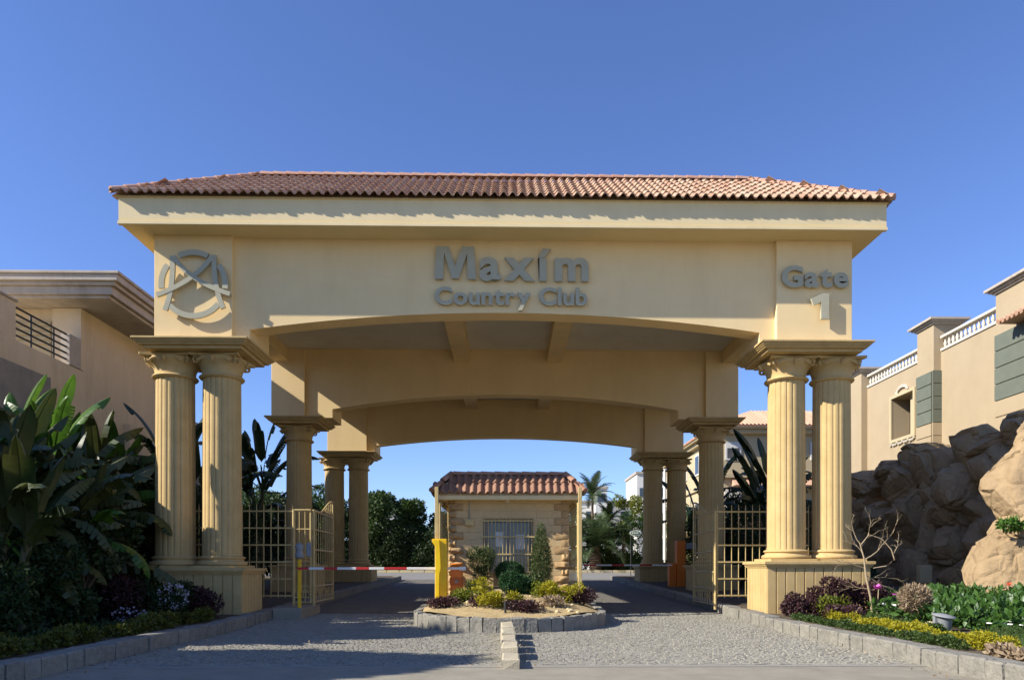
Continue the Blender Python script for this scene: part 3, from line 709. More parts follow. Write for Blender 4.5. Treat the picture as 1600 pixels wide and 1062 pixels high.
MB().tube([(-1.06, BY0 - .03, 2.9), (-1.06, BY0 - .03, 3.49)], .012, 6).build('conduit', GREY, BT)
MB().lathe([(.05, 0), (.06, .02), (.03, .05)], (.04, 21.08, 3.39), 12).build('ceiling_lamp', WHITE, BT)

# ================================================================== BARRIERS AND POSTS
B1 = thing('barrier', 'orange boom barrier with red and white arm lowered across the left lane', 'barrier', (-1.38, 20.65, .55))
MB().prism_yz([(20.5, .5), (20.82, .5), (20.82, 1.64), (20.5, 1.54)], -1.55, -1.22).build('housing', ORANGE, B1, bevel=.02)
MB().box(-1.57, -1.20, 20.484, 20.497, 1.02, 1.24).build('access_panel', mat('dark_orange', (.5, .13, .02), (.45, .11, .02), rough=.5), B1)
MB().lathe([(.035, 0), (.035, .01)], (0, 0, 0), 12)
hb = MB().tube([(-1.385, 20.48, 1.13), (-1.385, 20.465, 1.13)], .045, 10).build('badge', GREY, B1)
ARM = MB().box(-1.30, -1.12, 20.40, 20.47, 1.44, 1.54).build('arm_mount', WHITE, B1)
x = -1.30; k = 0
for L, c in ((1.45, 0), (.62, 1), (.42, 0), (.36, 1), (.52, 0), (.36, 1), (.42, 0), (.32, 1)):
    MB().box(x - L + .001, x, 20.41, 20.46, 1.455 + .0, 1.525).build('arm_stripe', (WHITE, RED)[c], B1, bevel=.008); x -= L
FARX = x
Y1 = thing('ticket_post', 'tall bright yellow post with a notched top beside the barrier housing', 'post', (-1.78, 20.2, .4))
prof = [(-2.0, .42), (-1.86, .42), (-1.86, 1.5), (-1.80, 1.75), (-1.80, 2.28), (-2.06, 2.28), (-2.06, 2.2), (-1.96, 2.05)]
MB().prism_xz([(-1.93, .42), (-1.63, .42), (-1.63, 2.3), (-2.03, 2.3), (-2.03, 2.22), (-1.93, 2.08)], 20.16, 20.52).build('body', YELLOW, Y1, bevel=.012)
MB().prism_xz([(-1.93, .42), (-1.84, .42), (-1.82, 1.35), (-1.78, 1.5), (-1.80, 1.9), (-1.82, 2.27), (-2.03, 2.27), (-1.93, 2.08)], 20.10, 20.158).build('front_cover', mat('yellow_cover', (.9, .60, .015), (.82, .52, .01), rough=.4), Y1, bevel=.008)
pl = MB().box(-6.41, -5.62, 20.3, 22.35, -.05, .40).build('gate_plinth', CONC, None, bevel=.02); pl['kind'] = 'structure'
P1 = thing('arm_rest_post', 'thin yellow post with grey camera head beside the left gate, under the arm tip', 'post', (-5.66, 20.6, .2))
MB().box(-5.79, -5.71, 20.56, 20.64, .40, 1.78).build('pole', YELLOW, P1)
MB().lathe([(.05, 0), (.12, .05), (.13, .12), (.09, .2), (.1, .26), (.13, .34), (.1, .42), (.03, .45)], (-5.75, 20.58, 1.75), 14).build('camera_head', GREY, P1, 60)
MB().box(-5.56, -5.42, 20.55, 20.6, 1.82, 2.2).build('visor', GREY, P1, bevel=.02)
B2 = thing('barrier', 'orange boom barrier at the far right kerb with its dark arm across the right lane', 'barrier', (7.75, 33, .6))
MB().box(7.3, 7.62, 32.8, 33.2, .55, 1.72).build('housing', ORANGE, B2, bevel=.02)
MB().box(7.63, 8.02, 32.75, 33.25, .55, 2.72).build('tower', ORANGE, B2, bevel=.02)
MB().box(8.03, 8.5, 32.7, 33.0, 2.35, 2.62).build('camera_box', GREY, B2, bevel=.03)
x = 7.4
for k, L in enumerate((.9, .55, .7, .55, .7, .55, .6)):
    MB().box(x - L + .001, x, 32.68, 32.73, 1.6, 1.665).build('arm_stripe', (WHITE, RED)[k % 2], B2); x -= L

# ================================================================== FENCES AND GATES
def fence(x0, x1, y, z0, z1, label, n, group='cream iron fences beside the gateway'):
    r = thing('iron_fence', label, 'fence', ((x0 + x1) / 2, y, z0), group)
    bar = MB().tube([(0, 0, 0), (0, 0, z1 - z0 + .02), (0, 0, z1 - z0 + .16)], [.015, .015, .004], 6); me = mesh_of('bar', bar.V, bar.F, IRON)
    for k in range(n): put('bar', me, r, (x0 + (x1 - x0) * k / (n - 1), y, z0))
    for k in range(6):
        z = z0 + .06 + (z1 - z0 - .12) * k / 5; MB().box(x0, x1, y - .028, y - .012, z - .022, z + .022).build('rail', IRON, r)
    return r
fence(-10.6, -6.35, 22, .62, 3.25, 'cream iron bar fence behind the left pair of front columns', 21)
fence(6.35, 9.1, 22, .62, 3.25, 'cream iron bar fence behind the right pair of front columns', 14)
def leaf_gate(label, hinge, end, z0, z1, crown=.45, nb=9, side=None):
    """gate leaf from hinge to end (xy), crown rises towards the end"""
    h, e = Vector(hinge), Vector(end); d = e - h; L = d.length; u = d / L
    r = thing('gate_leaf', label, 'gate', (h.x, h.y, z0), 'cream iron gate leaves standing open')
    Pt = lambda t, z, o=0: (h.x + u.x * t - u.y * o, h.y + u.y * t + u.x * o, z)
    def top(t): s = t / L; return z1 + crown * (0 if s < .3 else math.sin((s - .3) / .7 * math.pi / 2) ** 1.5)
    MB().tube([Pt(0, z0 - .1), Pt(0, z1 + .03)], .045, 8).build('hinge_post', IRON, r)
    MB().tube([Pt(L, z0), Pt(L, top(L) - .05)], .03, 8).build('stile', IRON, r)
    for k in range(1, nb): t = L * k / nb; MB().tube([Pt(t, z0), Pt(t, top(t))], .013, 6).build('bar', IRON, r)
    for z in (z0 + .03, z0 + .5, z0 + (z1 - z0) * .36, z0 + (z1 - z0) * .58, z0 + (z1 - z0) * .8, z1): MB().tube([Pt(0, z, .0), Pt(L, z, .0)], .022, 6).build('rail', IRON, r)
    MB().tube([Pt(L * i / 14, top(L * i / 14) + .02) for i in range(15)], .03, 6).build('crown_rail', IRON, r)
    for k in range(6):   # scrolls at the foot and under the crown
        for (cz, rr_, tt) in ((z0 + .26, .15, L * (k + .5) / 6), (z1 + .14, .10, L * (.45 + .5 * k / 6))):
            pts = [Pt(tt + math.cos(a) * rr_ * (1 - i / 26), cz + math.sin(a) * rr_ * (1 - i / 26)) for i, a in [(i, i * .5) for i in range(18)]]
            if cz < z0 + 1 or top(tt) > z1 + .2: MB().tube(pts, .011, 5).build('scroll', IRON, r)
    return r
leaf_gate('cream iron gate leaf with a curved crown opened beside the left kerb', (-5.72, 22.0), (-5.86, 25.0), .46, 3.2, .5)
leaf_gate('narrow folding gate section between the left fence and the left curved leaf', (-6.3, 21.95), (-5.8, 21.95), .46, 3.2, .0, 3)
leaf_gate('cream iron gate leaf opened along the right kerb beside the right fence', (6.28, 22.0), (6.42, 25.1), .36, 3.2, .5)
leaf_gate('cream iron gate leaf opened along the left side of the guard booth', (-1.87, 20.75), (-1.84, 24.0), .55, 3.3, .5)
leaf_gate('cream iron gate leaf opened along the right side of the guard booth', (2.03, 20.6), (2.02, 24.0), .5, 3.3, .5)
for sx, nm in ((-1.93, 'left'), (2.06, 'right')):
    o = MB().box(sx - .05, sx + .05, 20.45, 20.55, .35, 3.75).build('gate_post', IRON, None, bevel=.01); tag(o, 'tall cream square gate post at the %s front corner of the booth' % nm, 'post', 'gate posts by the booth')

# ================================================================== ROCK WALL
RW = thing('rock_wall', 'brown artificial rock wall of large boulders rising behind the right bed', 'rock wall', (13.5, 24, .5))
BO = [
 # x, y, z, rx, ry, rz : sunlit mass at right
 (13.95, 18.9, 3.45, 1.65, 1.3, 1.75), (15.1, 18.0, 3.9, 1.5, 1.5, 1.6), (13.75, 18.8, 1.45, 2.2, 1.4, 1.5), (14.3, 17.2, 1.5, 1.5, 1.2, 1.5), (15.2, 17.5, 2.8, 1.4, 1.4, 1.5),
 (12.0, 17.6, .75, .5, .4, .35), (14.1, 19.0, 4.75, .8, .8, .85), (13.4, 18.6, 2.45, 1.15, .9, .8), (14.4, 15.4, 1.2, 1.3, 1.2, 1.1), (15.3, 18.9, 5.0, 1.0, 1.0, .9),
]
rs = random.Random(11)
for (yy, hh, xx) in ((22.4, 6.3, 15.9), (23.7, 5.7, 15.6), (25.1, 5.9, 15.7), (26.6, 5.7, 15.6), (28.2, 6.0, 15.6), (29.8, 5.6, 15.5), (31.4, 5.3, 15.2), (33, 4.8, 14.7), (34.7, 4.3, 14.0), (36.5, 4.0, 13.4), (38.4, 3.6, 13.0)):
    z = .6
    while z < hh - .3:
        rz_ = rs.uniform(.62, 1.0); rz_ = min(rz_, (hh - z) / 2 + .15)
        BO.append((xx + rs.uniform(-.25, .25) + .12 * z, yy + rs.uniform(-.35, .35), z + rz_ * .8, rs.uniform(1.0, 1.3), rs.uniform(1.0, 1.3), rz_ * 1.3)); z += rz_ * 1.55
for i, (x, y, z, a, b, c) in enumerate(BO):
    me = rock_mesh('boulder', ROCK, a, b, c, i + 2, 5 if i < 10 else (4 if i < 46 else 3), amp=.12 if i < 10 else .2); put('boulder', me, RW, (x, y, z), (0, 0, rs.uniform(-.3, .3)))
MB().box(16.0, 16.8, 18.5, 39, 0, 3.6).build('core', ROCK, RW)

# ================================================================== LEFT VILLA
LVv = thing('villa', 'old beige villa with deep weathered cornice and roof terrace behind the banana plants', 'house', (-20, 29, 0))
SX = -15.4
MB().box(-32, SX, 26.4, 34.6, 0, 10.9).build('main_wall', PLASL, LVv)
MB().box(-32, SX, 18.5, 26.4, 0, 8.65).build('terrace_block', PLASL, LVv)
# terrace side parapet with open rails
MB().box(SX - .25, SX, 18.5, 22.7, 8.65, 9.85).build('parapet', PLASL, LVv); MB().box(SX - .3, SX + .05, 18.5, 22.75, 9.85, 9.92).build('coping', CORN, LVv)
MB().box(SX - .28, SX + .045, 25.5, 26.19, 8.655, 9.75).build('rail_pier', CORN, LVv, bevel=.02)
for k in range(5): MB().tube([(SX - .1, 22.7, 8.85 + k * .22), (SX - .1, 25.5, 8.85 + k * .22)], .035, 6).build('rail', DARK, LVv)
for k in range(2): MB().tube([(SX - .1, 23.6 + k * 1.2, 8.65), (SX - .1, 23.6 + k * 1.2, 9.75)], .03, 6).build('rail_post', DARK, LVv)
for (g_, a, b) in ((1.55, 10.9, 11.0), (1.7, 11.0, 11.28), (1.85, 11.28, 11.4), (2.0, 11.4, 11.62), (2.08, 11.62, 11.72)):
    MB().box(-33, SX + g_, 26.4 - g_ * .75, 35, a, b).build('cornice', CORN, LVv, bevel=.02)
MB().box(-17.9, SX - 1.1, 26.3, 26.395, 8.9, 10.45).build('loggia_recess', CREAM, LVv)
for k in range(5): MB().box(-17.9, SX - 1.12, 26.25, 26.3, 9.6 + k * .17, 9.68 + k * .17).build('moulding', CREAM, LVv)
MB().box(SX - 1.0, SX + .03, 26.2, 26.38, 8.66, 10.88).build('pier', PLASL, LVv)
MB().box(SX + .002, SX + .05, 18.5, 24.4, 6.2, 7.9).build('cement_patch', PATCH, LVv)
MB().box(SX + .002, SX + .28, 29.2, 30.7, 0, 7.3).build('pilaster', PLASL, LVv)
MB().box(SX, SX + 1.3, 30.9, 35.5, 4.6, 6.1).build('balcony', CORN, LVv, bevel=.03)
MB().box(SX - .02, SX + .5, 34.6, 35.2, 4.2, 8.5).build('downpipe_casing', CORN, LVv)

LVv.location.y += .7
# ================================================================== RIGHT VILLA WITH BALUSTRADES
RV = thing('villa', 'peach villa with white roof balustrades and grey-green corner cladding behind the rock wall', 'house', (23, 34, 0))
VX = 20.0
w0y, w1y, wz0, wz1 = 35.7, 37.75, 8.1, 10.2
wm = MB(); XB = 30
wm.box(VX, XB, 24, w0y, 0, 11.45); wm.box(VX, XB, w1y, 41.7, 0, 11.45); wm.box(VX, XB, w0y, w1y, 0, wz0); wm.box(VX, XB, w0y, w1y, wz1, 11.45); wm.box(VX + .9, XB, w0y, w1y, wz0, wz1)
wm.build('wall', PLAST, RV)
wf = MB(); t = .16
for (a, b, c, d) in ((w0y - t, w0y, wz0 - t, wz1 + t), (w1y, w1y + t, wz0 - t, wz1 + t), (w0y, w1y, wz1, wz1 + t), (w0y, w1y, wz0 - t, wz0)): wf.box(VX - .1, VX + .05, a, b, c, d)
wn = wf.build('window_surround', CREAM, RV, bevel=.02)
MB().box(VX + .86, VX + .89, w0y + .05, w1y - .05, wz0 + .05, wz1 - .05).build('window_opening', INT, RV)
MB().box(VX + .3, VX + .36, w0y, w0y + .9, wz0, wz1).build('shutter', CREAM, RV)
for k in range(8):
    a = math.pi * k / 8; MB().tube([(VX - .06, 36.72 + .5 * math.cos(a), wz1 + t + .02 + .26 * math.sin(a)), (VX - .06, 36.72 + .5 * math.cos(a + .36), wz1 + t + .03 + .26 * math.sin(a + .36))], [.08, .06], 6).build('crest_scroll', BALU, RV)
for k in range(9): MB().tube([(VX - .06, w0y - .1 + k * .26, wz0 - t - .02 - .08 * (k % 2)), (VX - .06, w0y + .1 + k * .26, wz0 - t - .14)], [.07, .05], 6).build('sill_ornament', BALU, RV)
bal = MB().lathe([(.09, 0), (.09, .05), (.05, .09), (.085, .22), (.09, .3), (.045, .48), (.06, .56), (.08, .6), (.08, .64)], n=12); bme = mesh_of('baluster', bal.V, bal.F, BALU, 50)
for (a, b) in ((34.9, 40.35), (29.25, 33.45)):
    MB().box(VX - .06, VX + .24, a, b, 11.45, 11.56).build('plinth_rail', BALU, RV); MB().box(VX - .08, VX + .26, a, b, 12.02, 12.14).build('top_rail', BALU, RV, bevel=.02)
    n = int((b - a) / .3)
    for k in range(n): put('baluster', bme, RV, (VX + .09, a + (k + .5) * (b - a) / n, 11.56), (0, 0, 0), (.85, .85, .72))
for (a, b, zt, gg) in ((33.5, 34.85, 12.7, 1), (26.4, 29.2, 12.45, 1), (40.4, 41.8, 12.3, 0)):
    MB().box(VX - .35, VX + .9, a, b, 0, zt).build('pier', PLAST, RV, bevel=.02)
    for (g_, z0, z1) in ((.08, zt, zt + .08), (.18, zt + .08, zt + .16), (.3, zt + .16, zt + .26)): MB().box(VX - .35 - g_, VX + .9 + g_, a - g_, b + g_, z0, z1).build('pier_cap', CORN, RV)
    if gg:
        for k in range(7):
            z = 6.4 + k * .6 if a > 31 else 6.2 + k * .66
            MB().box(VX - .42, VX - .352, a + .1 if a > 31 else a, b - .02, z, z + (.57 if a > 31 else .63)).build('cladding_panel', GREEN if k > 2 else PLAST, RV, bevel=.015)
            MB().box(VX - .42, VX - .0, a - .07, a - .003, z, z + (.57 if a > 31 else .63)).build('cladding_panel', GREEN if k > 2 else PLAST, RV)
# small tiled canopy at the right edge
aw = MB().prism_yz([(26.2, 10.85), (27.9, 10.85), (27.9, 11.05)], VX - 1.1, VX - .36); 
for k in range(7): aw.tube([(VX - 1.2, 26.3 + k * .25, 10.9), (VX - .4, 26.3 + k * .25, 11.25)], .09, 7)
aw.build('tiled_canopy', VTILE, RV)

# ================================================================== FAR VILLA BEHIND RIGHT LANE
FV = thing('villa', 'cream two storey villa with tiled hip roof seen between the right hand columns', 'house', (19.5, 58, 1))
MB().box(15.3, 26, 52, 70, 0, 11.0).build('wall', CREAM, FV)
MB().box(14.9, 26.4, 51.5, 70.5, 11.0, 11.3).build('cornice', CREAM, FV, bevel=.05)
MB().box(14.6, 26.6, 51.2, 70.7, 11.3, 11.42).build('eave', CREAM, FV)
MB().frustum((14.5, 26.7, 51.1, 70.8, 11.42), (18.5, 22.7, 55.1, 66.8, 13.2)).build('roof', VTILE, FV)
rt = MB(); 
for k in range(44):
    x = 14.6 + k * .275; top_ = min(1, min((x - 14.4) / 4., (26.8 - x) / 4.)); 
    if top_ > .05: rt.tube([(x, 51.1, 11.5), (x, 51.1 + 4 * top_, 11.5 + 1.78 * top_)], .1, 6)
for k in range(66):
    y = 51.3 + k * .29; top_ = min(1, min((y - 51.1) / 4., (70.7 - y) / 4.))
    if top_ > .05: rt.tube([(14.5, y, 11.5), (14.5 + 4 * top_, y, 11.5 + 1.78 * top_)], .1, 6)
o = rt.build('roof_tile_rolls', VTILE, FV); o['kind'] = 'stuff'
def vwindow(P, c, ax, w_, h_, face):
    wr = thing('window', None, None, c, parent=P); x, y, z = c
    if ax == 'y':
        MB().box(x - w_ / 2 - .14, x + w_ / 2 + .14, face - .08, face - .002, z - .14, z + h_ + .14).build('surround', FARW, wr)
        MB().box(x - w_ / 2, x + w_ / 2, face - .1, face - .083, z, z + h_).build('pane', GLASS, wr)
        MB().box(x - w_ / 2, x + w_ / 2, face - .125, face - .105, z + h_ * .7, z + h_).build('blind', FARW, wr)
    else:
        MB().box(face - .08, face - .002, y - w_ / 2 - .14, y + w_ / 2 + .14, z - .14, z + h_ + .14).build('surround', FARW, wr)
        MB().box(face - .1, face - .083, y - w_ / 2, y + w_ / 2, z, z + h_).build('pane', GLASS, wr)
for x in (16.1, 19.2, 22.2): vwindow(FV, (x, 52, 9.3), 'y', .85, 1.0, 52)
for x in (16.1, 19.2): vwindow(FV, (x, 52, 5.6), 'y', .9, 1.3, 52)
for yv in (54.5, 58.5, 62.5, 66.5):
    vwindow(FV, (15.3, yv, 9.0), 'x', 1.0, 1.4, 15.3); vwindow(FV, (15.3, yv, 5.0), 'x', 1.0, 1.6, 15.3)
MB().box(15.12, 15.298, 52, 70, 7.6, 7.85).build('string_course', CREAM, FV); MB().box(14.9, 26, 51.7, 51.998, 7.9, 8.15).build('string_course', CREAM, FV)
MB().prism_yz([(51.0, 7.3), (51.99, 7.3), (51.99, 7.85)], 16.0, 24.0).build('lower_canopy', VTILE, FV)
MB().box(13.4, 15.1, 55, 66, 4.0, 4.25).build('balcony', CREAM, FV)
for k in range(22): MB().tube([(13.45, 55.2 + k * .5, 4.25), (13.45, 55.2 + k * .5, 5.2)], .05, 5).build('baluster', CREAM, FV)
MB().box(13.38, 13.52, 55, 66, 5.2, 5.32).build('balcony_rail', CREAM, FV)

# far white buildings
def farb(x0, x1, y0, y1, z1, label, wins=()):
    r = thing('apartment_block', label, 'building', ((x0 + x1) / 2, (y0 + y1) / 2, 1)); MB().box(x0, x1, y0, y1, 0, z1).build('wall', FARW, r)
    MB().box(x0 - .2, x1 + .2, y0 - .2, y1 + .2, z1, z1 + .35).build('parapet', CORN, r)
    for (x, z) in wins: MB().box(x - .6, x + .6, y0 - .08, y0 - .01, z, z + 1.3).build('window', GLASS, r)
farb(19.6, 25, 110, 120, 15.6, 'white far block with a flat roof seen left of the rear right columns', ((20.6, 12.2), (23, 12.2)))
farb(13.6, 15.4, 112, 118, 13.6, 'small white rooftop room showing above the palms', ((14.5, 11.6),))
farb(11, 19.4, 114, 122, 11.6, 'long low pale grey building behind the palms', ((13, 9), (16, 9), (18.4, 9)))
farb(-20, -15.8, 105, 112, 10.6, 'pale far building peeping above the trees left of the booth', ((-18, 8),))
LP = thing('flag_pole', 'slim white pole standing between the two rear right columns', 'pole', (12.6, 60, 1.1))
MB().tube([(12.96, 60, 1.1), (12.96, 60, 9.6)], [.14, .1], 10).build('pole', WHITE, LP); MB().lathe([(.22, 0), (.22, .1), (.1, .2)], (12.96, 60, 1.1), 12).build('base', WHITE, LP)
SG = thing('road_sign', 'white oval sign with green marks on a thin post before the far hedge', 'sign', (8.9, 50, 1))
el = [(8.78 + .34 * math.cos(a) * (1 if abs(math.cos(a)) < .6 else 1.1), 3.88 + .19 * math.sin(a)) for a in [2 * math.pi * k / 24 for k in range(24)]]
MB().prism_xz(el, 49.9, 49.94).build('plate', WHITE, SG); SGN = mat('sign_green', (.03, .16, .07), (.02, .12, .05), rough=.5)
MB().prism_xz([((x - 8.78) * .86 + 8.78, (z - 3.88) * .74 + 3.88) for x, z in el], 49.888, 49.898).build('panel', SGN, SG)
for k in range(4): MB().box(8.55 + k * .12, 8.62 + k * .12, 49.87, 49.886, 3.82, 3.94).build('mark', WHITE, SG)
MB().tube([(8.48, 49.95, .9), (8.48, 49.95, 3.9)], .03, 6).build('post', DARK, SG)

# ================================================================== VEGETATION
def bushy(name, label, cat, x, y, z, clumps, n, size, m, seed=0, group=None, asp=.45, upr=0., shell=.5, stem=True, sm=None, fold=.25):
    r = thing(name, label, cat, (x, y, z), group)
    put('foliage', leaf_mesh('foliage', m, clumps, n, size, asp, seed, shell, upr, fold), r, (x, y, z))
    if stem:
        s = MB(); q = random.Random(seed)
        for c in clumps[:7]: s.tube([(q.uniform(-.04, .04), q.uniform(-.04, .04), -.1), (c[0] * .5 + q.uniform(-.03, .03), c[1] * .5, c[2] * .55), (c[0], c[1], c[2])], [.022, .014, .006], 5)
        put('stem', mesh_of('stem', s.V, s.F, sm or BARK), r, (x, y, z))
    return r
def tree(label, x, y, z, h, r, seed, m=LF_MID, n=9000, size=.2, group='trees beyond the gateway', trunk=.14, name='tree', low=.2, clip=None):
    q = random.Random(seed); root = thing(name, label, 'tree', (x, y, z), group); cl = []
    tb = MB(); tb.tube([(0, 0, -.2), (q.uniform(-.1, .1), 0, h * .3), (q.uniform(-.25, .25), q.uniform(-.2, .2), h * .62)], [trunk * h / 6, trunk * h / 7, trunk * h / 14], 8)
    for k in range(15):
        a = q.uniform(0, 6.28); t = q.uniform(0, 1); rad = r * q.uniform(.25, .8) * (1 - .55 * t ** 2); zz = h * (low + (1 - low) * t * .88)
        s = r * q.uniform(.26, .45); cl.append((rad * math.cos(a), rad * math.sin(a), zz, s, s, s * q.uniform(.7, 1.1)))
        tb.tube([(0, 0, h * min(.6, .2 + .4 * t)), (rad * .5 * math.cos(a), rad * .5 * math.sin(a), (zz + h * .35) / 2), (rad * math.cos(a), rad * math.sin(a), zz)], [.05, .035, .012], 5)
    put('trunk', mesh_of('trunk', tb.V, tb.F, BARK, 60), root, (x, y, z))
    put('crown', leaf_mesh('crown', m, cl, n, size, .5, seed, .45), root, (x, y, z)); return root
# banana leaves
def banana_leaf(L, W, a0, curl, torn, seed, m, petiole=.35):
    q = random.Random(seed); N = 16; P = []; ang = a0; p = Vector((0, 0, 0)); st = L / N
    mb = MB(); pet = []
    for i in range(5): pet.append(p.copy()); p = p + Vector((math.cos(ang), 0, math.sin(ang))) * (petiole / 4)
    mb.tube([tuple(v) for v in pet], [.035, .03, .028, .026, .024], 5)
    fr_ = []
    for i in range(N + 1):
        fr_.append((p.copy(), ang)); p = p + Vector((math.cos(ang), 0, math.sin(ang))) * st; ang -= curl / N * (.5 + 1.2 * i / N)
    def wd(t): return W * .5 * min(1, (t / .12) ** .6 if t < .12 else 1) * (1 if t < .6 else math.cos((t - .6) / .4 * math.pi / 2) ** .7 + .02)
    for s in (-1, 1):
        droop = q.uniform(.1, .35)
        for i in range(N):
            (p0, a_0), (p1, a_1) = fr_[i], fr_[i + 1]
            if i and (q.random() < torn): droop = q.uniform(.05, 1.0)
            gap = st * (.10 if torn > .2 else 0)
            for pa, aa, t, sh in ():
                pass
            vs = []
            for pp, aa, t, sg in ((p0, a_0, i / N, 1), (p1, a_1, (i + 1) / N, -1)):
                n_ = Vector((-math.sin(aa), 0, math.cos(aa))); u = Vector((math.cos(aa), 0, math.sin(aa))); w_ = wd(t)
                mid = pp + Vector((0, s * w_ * .5, 0)) + n_ * (.10 * w_) + u * w_ * .12
                out = pp + Vector((0, s * w_ * math.cos(droop), 0)) - n_ * (math.sin(droop) * w_ * .9) + u * (w_ * .3) + u * sg * gap
                vs += [pp, mid, out]
            mb.add([tuple(v) for v in vs], [(0, 1, 4, 3), (1, 2, 5, 4)] if s > 0 else [(3, 4, 1, 0), (4, 5, 2, 1)])
    mb.tube([tuple(v[0] - Vector((0, 0, .006))) for v in fr_], [.02 * (1 - i / N) + .004 for i in range(N + 1)], 5)
    me = mesh_of('leaf', mb.V, mb.F, m, 60); return me
BL = {}
for ki, (a0, cu, to) in enumerate(((1.4, .4, .05), (1.15, .9, .3), (.85, 1.3, .55), (.5, 1.7, .8), (.1, 1.6, .9), (1.2, .6, .2))):
    for mi, m in enumerate((BAN, BAND, STREL)):
        BL[ki, mi] = [banana_leaf(1.9, (.46 if ki in (0, 5) else .5) if mi < 2 else .42, a0, cu, to, 10 * ki + v, m, .35 if mi < 2 else .9) for v in (0, 1)]
def banana(label, x, y, z, h, seed, sc=1., nl=10, mi=0, name='banana_plant', group='banana plants in the left bed', stems=1, upright=.4, lowold=True):
    q = random.Random(seed); r = thing(name, label, 'plant', (x, y, z), group)
    for s in range(stems):
        dx, dy = (0, 0) if s == 0 else (q.uniform(-.5, .5), q.uniform(-.5, .5)); hh = h * (1 if s == 0 else q.uniform(.6, .9))
        st = MB().tube([(x + dx, y + dy, z - .1), (x + dx * 1.1, y + dy, z + hh * .5), (x + dx * 1.3, y + dy, z + hh)], [.13, .1, .07], 8); st.build('stem', STEMM, r, 60)
        for k in range(nl):
            t = k / nl; kind = (0 if t < .15 else 5 if t < .35 else 1 if t < .5 else 2 if t < .7 else 3 if t < .85 else 4) if upright > .3 else q.choice((1, 2, 2, 3, 3, 4))
            mm = mi if (mi == 2 or t < .45 or not lowold) else q.choice((0, 1, 1))
            o = put('leaf', BL[kind, mm][q.randint(0, 1)], r, (x + dx * 1.3, y + dy, z + hh - .1 - .35 * t), (q.uniform(-.1, .1), q.uniform(-.12, .12), k * 2.4 + q.uniform(-.4, .4)), tuple([sc * q.uniform(.8, 1.15)] * 3))
    return r
bl = [('tall banana plant with bright upright leaves at the left edge of the photo', -12.4, 18.8, .3, 4.3, .82, 10, 1),
 ('banana plant with a fan of bright upright leaves left of the front columns', -11.0, 18.0, .3, 3.9, .85, 11, 1),
 ('banana plant with drooping torn leaves below the left edge fan', -11.0, 16.6, .3, 2.7, 1.15, 10, 2),
 ('banana plant with dark arching leaves nearest the left column pair', -11.3, 20.6, .3, 3.3, 1.1, 10, 2),
 ('shaded banana plant in the middle of the left bed', -9.9, 16.6, .3, 2.2, 1.1, 9, 2),
 ('low shaded banana plant at the far left of the bed', -9.6, 14.2, .3, 1.9, 1.0, 8, 2),
 ('dark banana plant behind the bright fan', -12.4, 20.8, .3, 3.2, 1.2, 9, 2),
 ('tattered banana plant between the villa and the bright fan', -11.3, 21.5, .3, 3.0, 1.2, 9, 2),
 ('shaded banana plant leaning over the dark lawn', -10.4, 15.3, .3, 2.6, 1.0, 9, 1),
 ('young banana plant in deep shade beside the pedestal', -10.9, 18.6, .3, 1.6, .9, 8, 1)]
for i, (lb, x, y, z, h, sc_, nl, st) in enumerate(bl): banana(lb, x, y, z, h, 20 + i, sc_, nl, 0 if i < 2 or i in (6, 7) else 1, stems=st)
# strelitzia
for i, (lb, x, y, z, h, sc_) in enumerate((('dark paddle leaved plant showing between the left front and middle columns', -12.1, 27.2, .5, 4.2, 1.15), ('dark paddle leaved plant right behind the left middle column', -11.2, 34.0, .7, 4.7, 1.2),
    ('dark paddle leaved plant before the far villa behind the right fence', 13.0, 36.0, .8, 4.2, 1.2), ('dark paddle leaved plant left of the right middle column', 11.6, 41.5, .8, 3.8, 1.2), ('lower paddle leaved plant behind the right fence', 11.9, 33.5, .7, 3.2, 1.1))):
    banana(lb, x, y, z, h, 60 + i, sc_, 12, 2, 'paddle_plant', 'dark paddle leaved plants beside the gateway', 2)
# dark shrubs behind the fences (left and right)
def blob(q, n, rx, ry, z0, z1, s0, s1): return [(q.uniform(-rx, rx), q.uniform(-ry, ry), q.uniform(z0, z1), *( [q.uniform(s0, s1)] * 3)) for _ in range(n)]
spots = [(-14.0, 21.5, 4.3, 'behind the banana plants at the left edge'), (-11.6, 23.6, 4.0, 'behind the left front columns'), (-14.2, 25.8, 4.4, 'under the villa balcony'), (-11.8, 28.0, 3.6, 'behind the left fence'), (-12.4, 32.0, 4.4, 'between the left middle and rear columns'),
         (-11.3, 36.6, 4.0, 'behind the left rear columns'), (-12.8, 40.5, 4.6, 'past the left rear columns'), (11.2, 27.5, 2.2, 'behind the right fence'), (11.0, 31.0, 3.6, 'behind the right middle column'), (10.8, 36.0, 3.4, 'before the far villa'), (12.2, 39.5, 5.0, 'below the far villa wall')]
for i, (x, y, h, wh) in enumerate(spots):
    q = random.Random(300 + i); bushy('shrub', 'dense dark green shrub ' + wh, 'shrub', x, y, gz(y) + .2, blob(q, 14, 1.5, 1.3, .4, h - .5, .5, .9), 7500, .19, LF_DARK, 300 + i, 'dense dark shrubs beside the gateway')
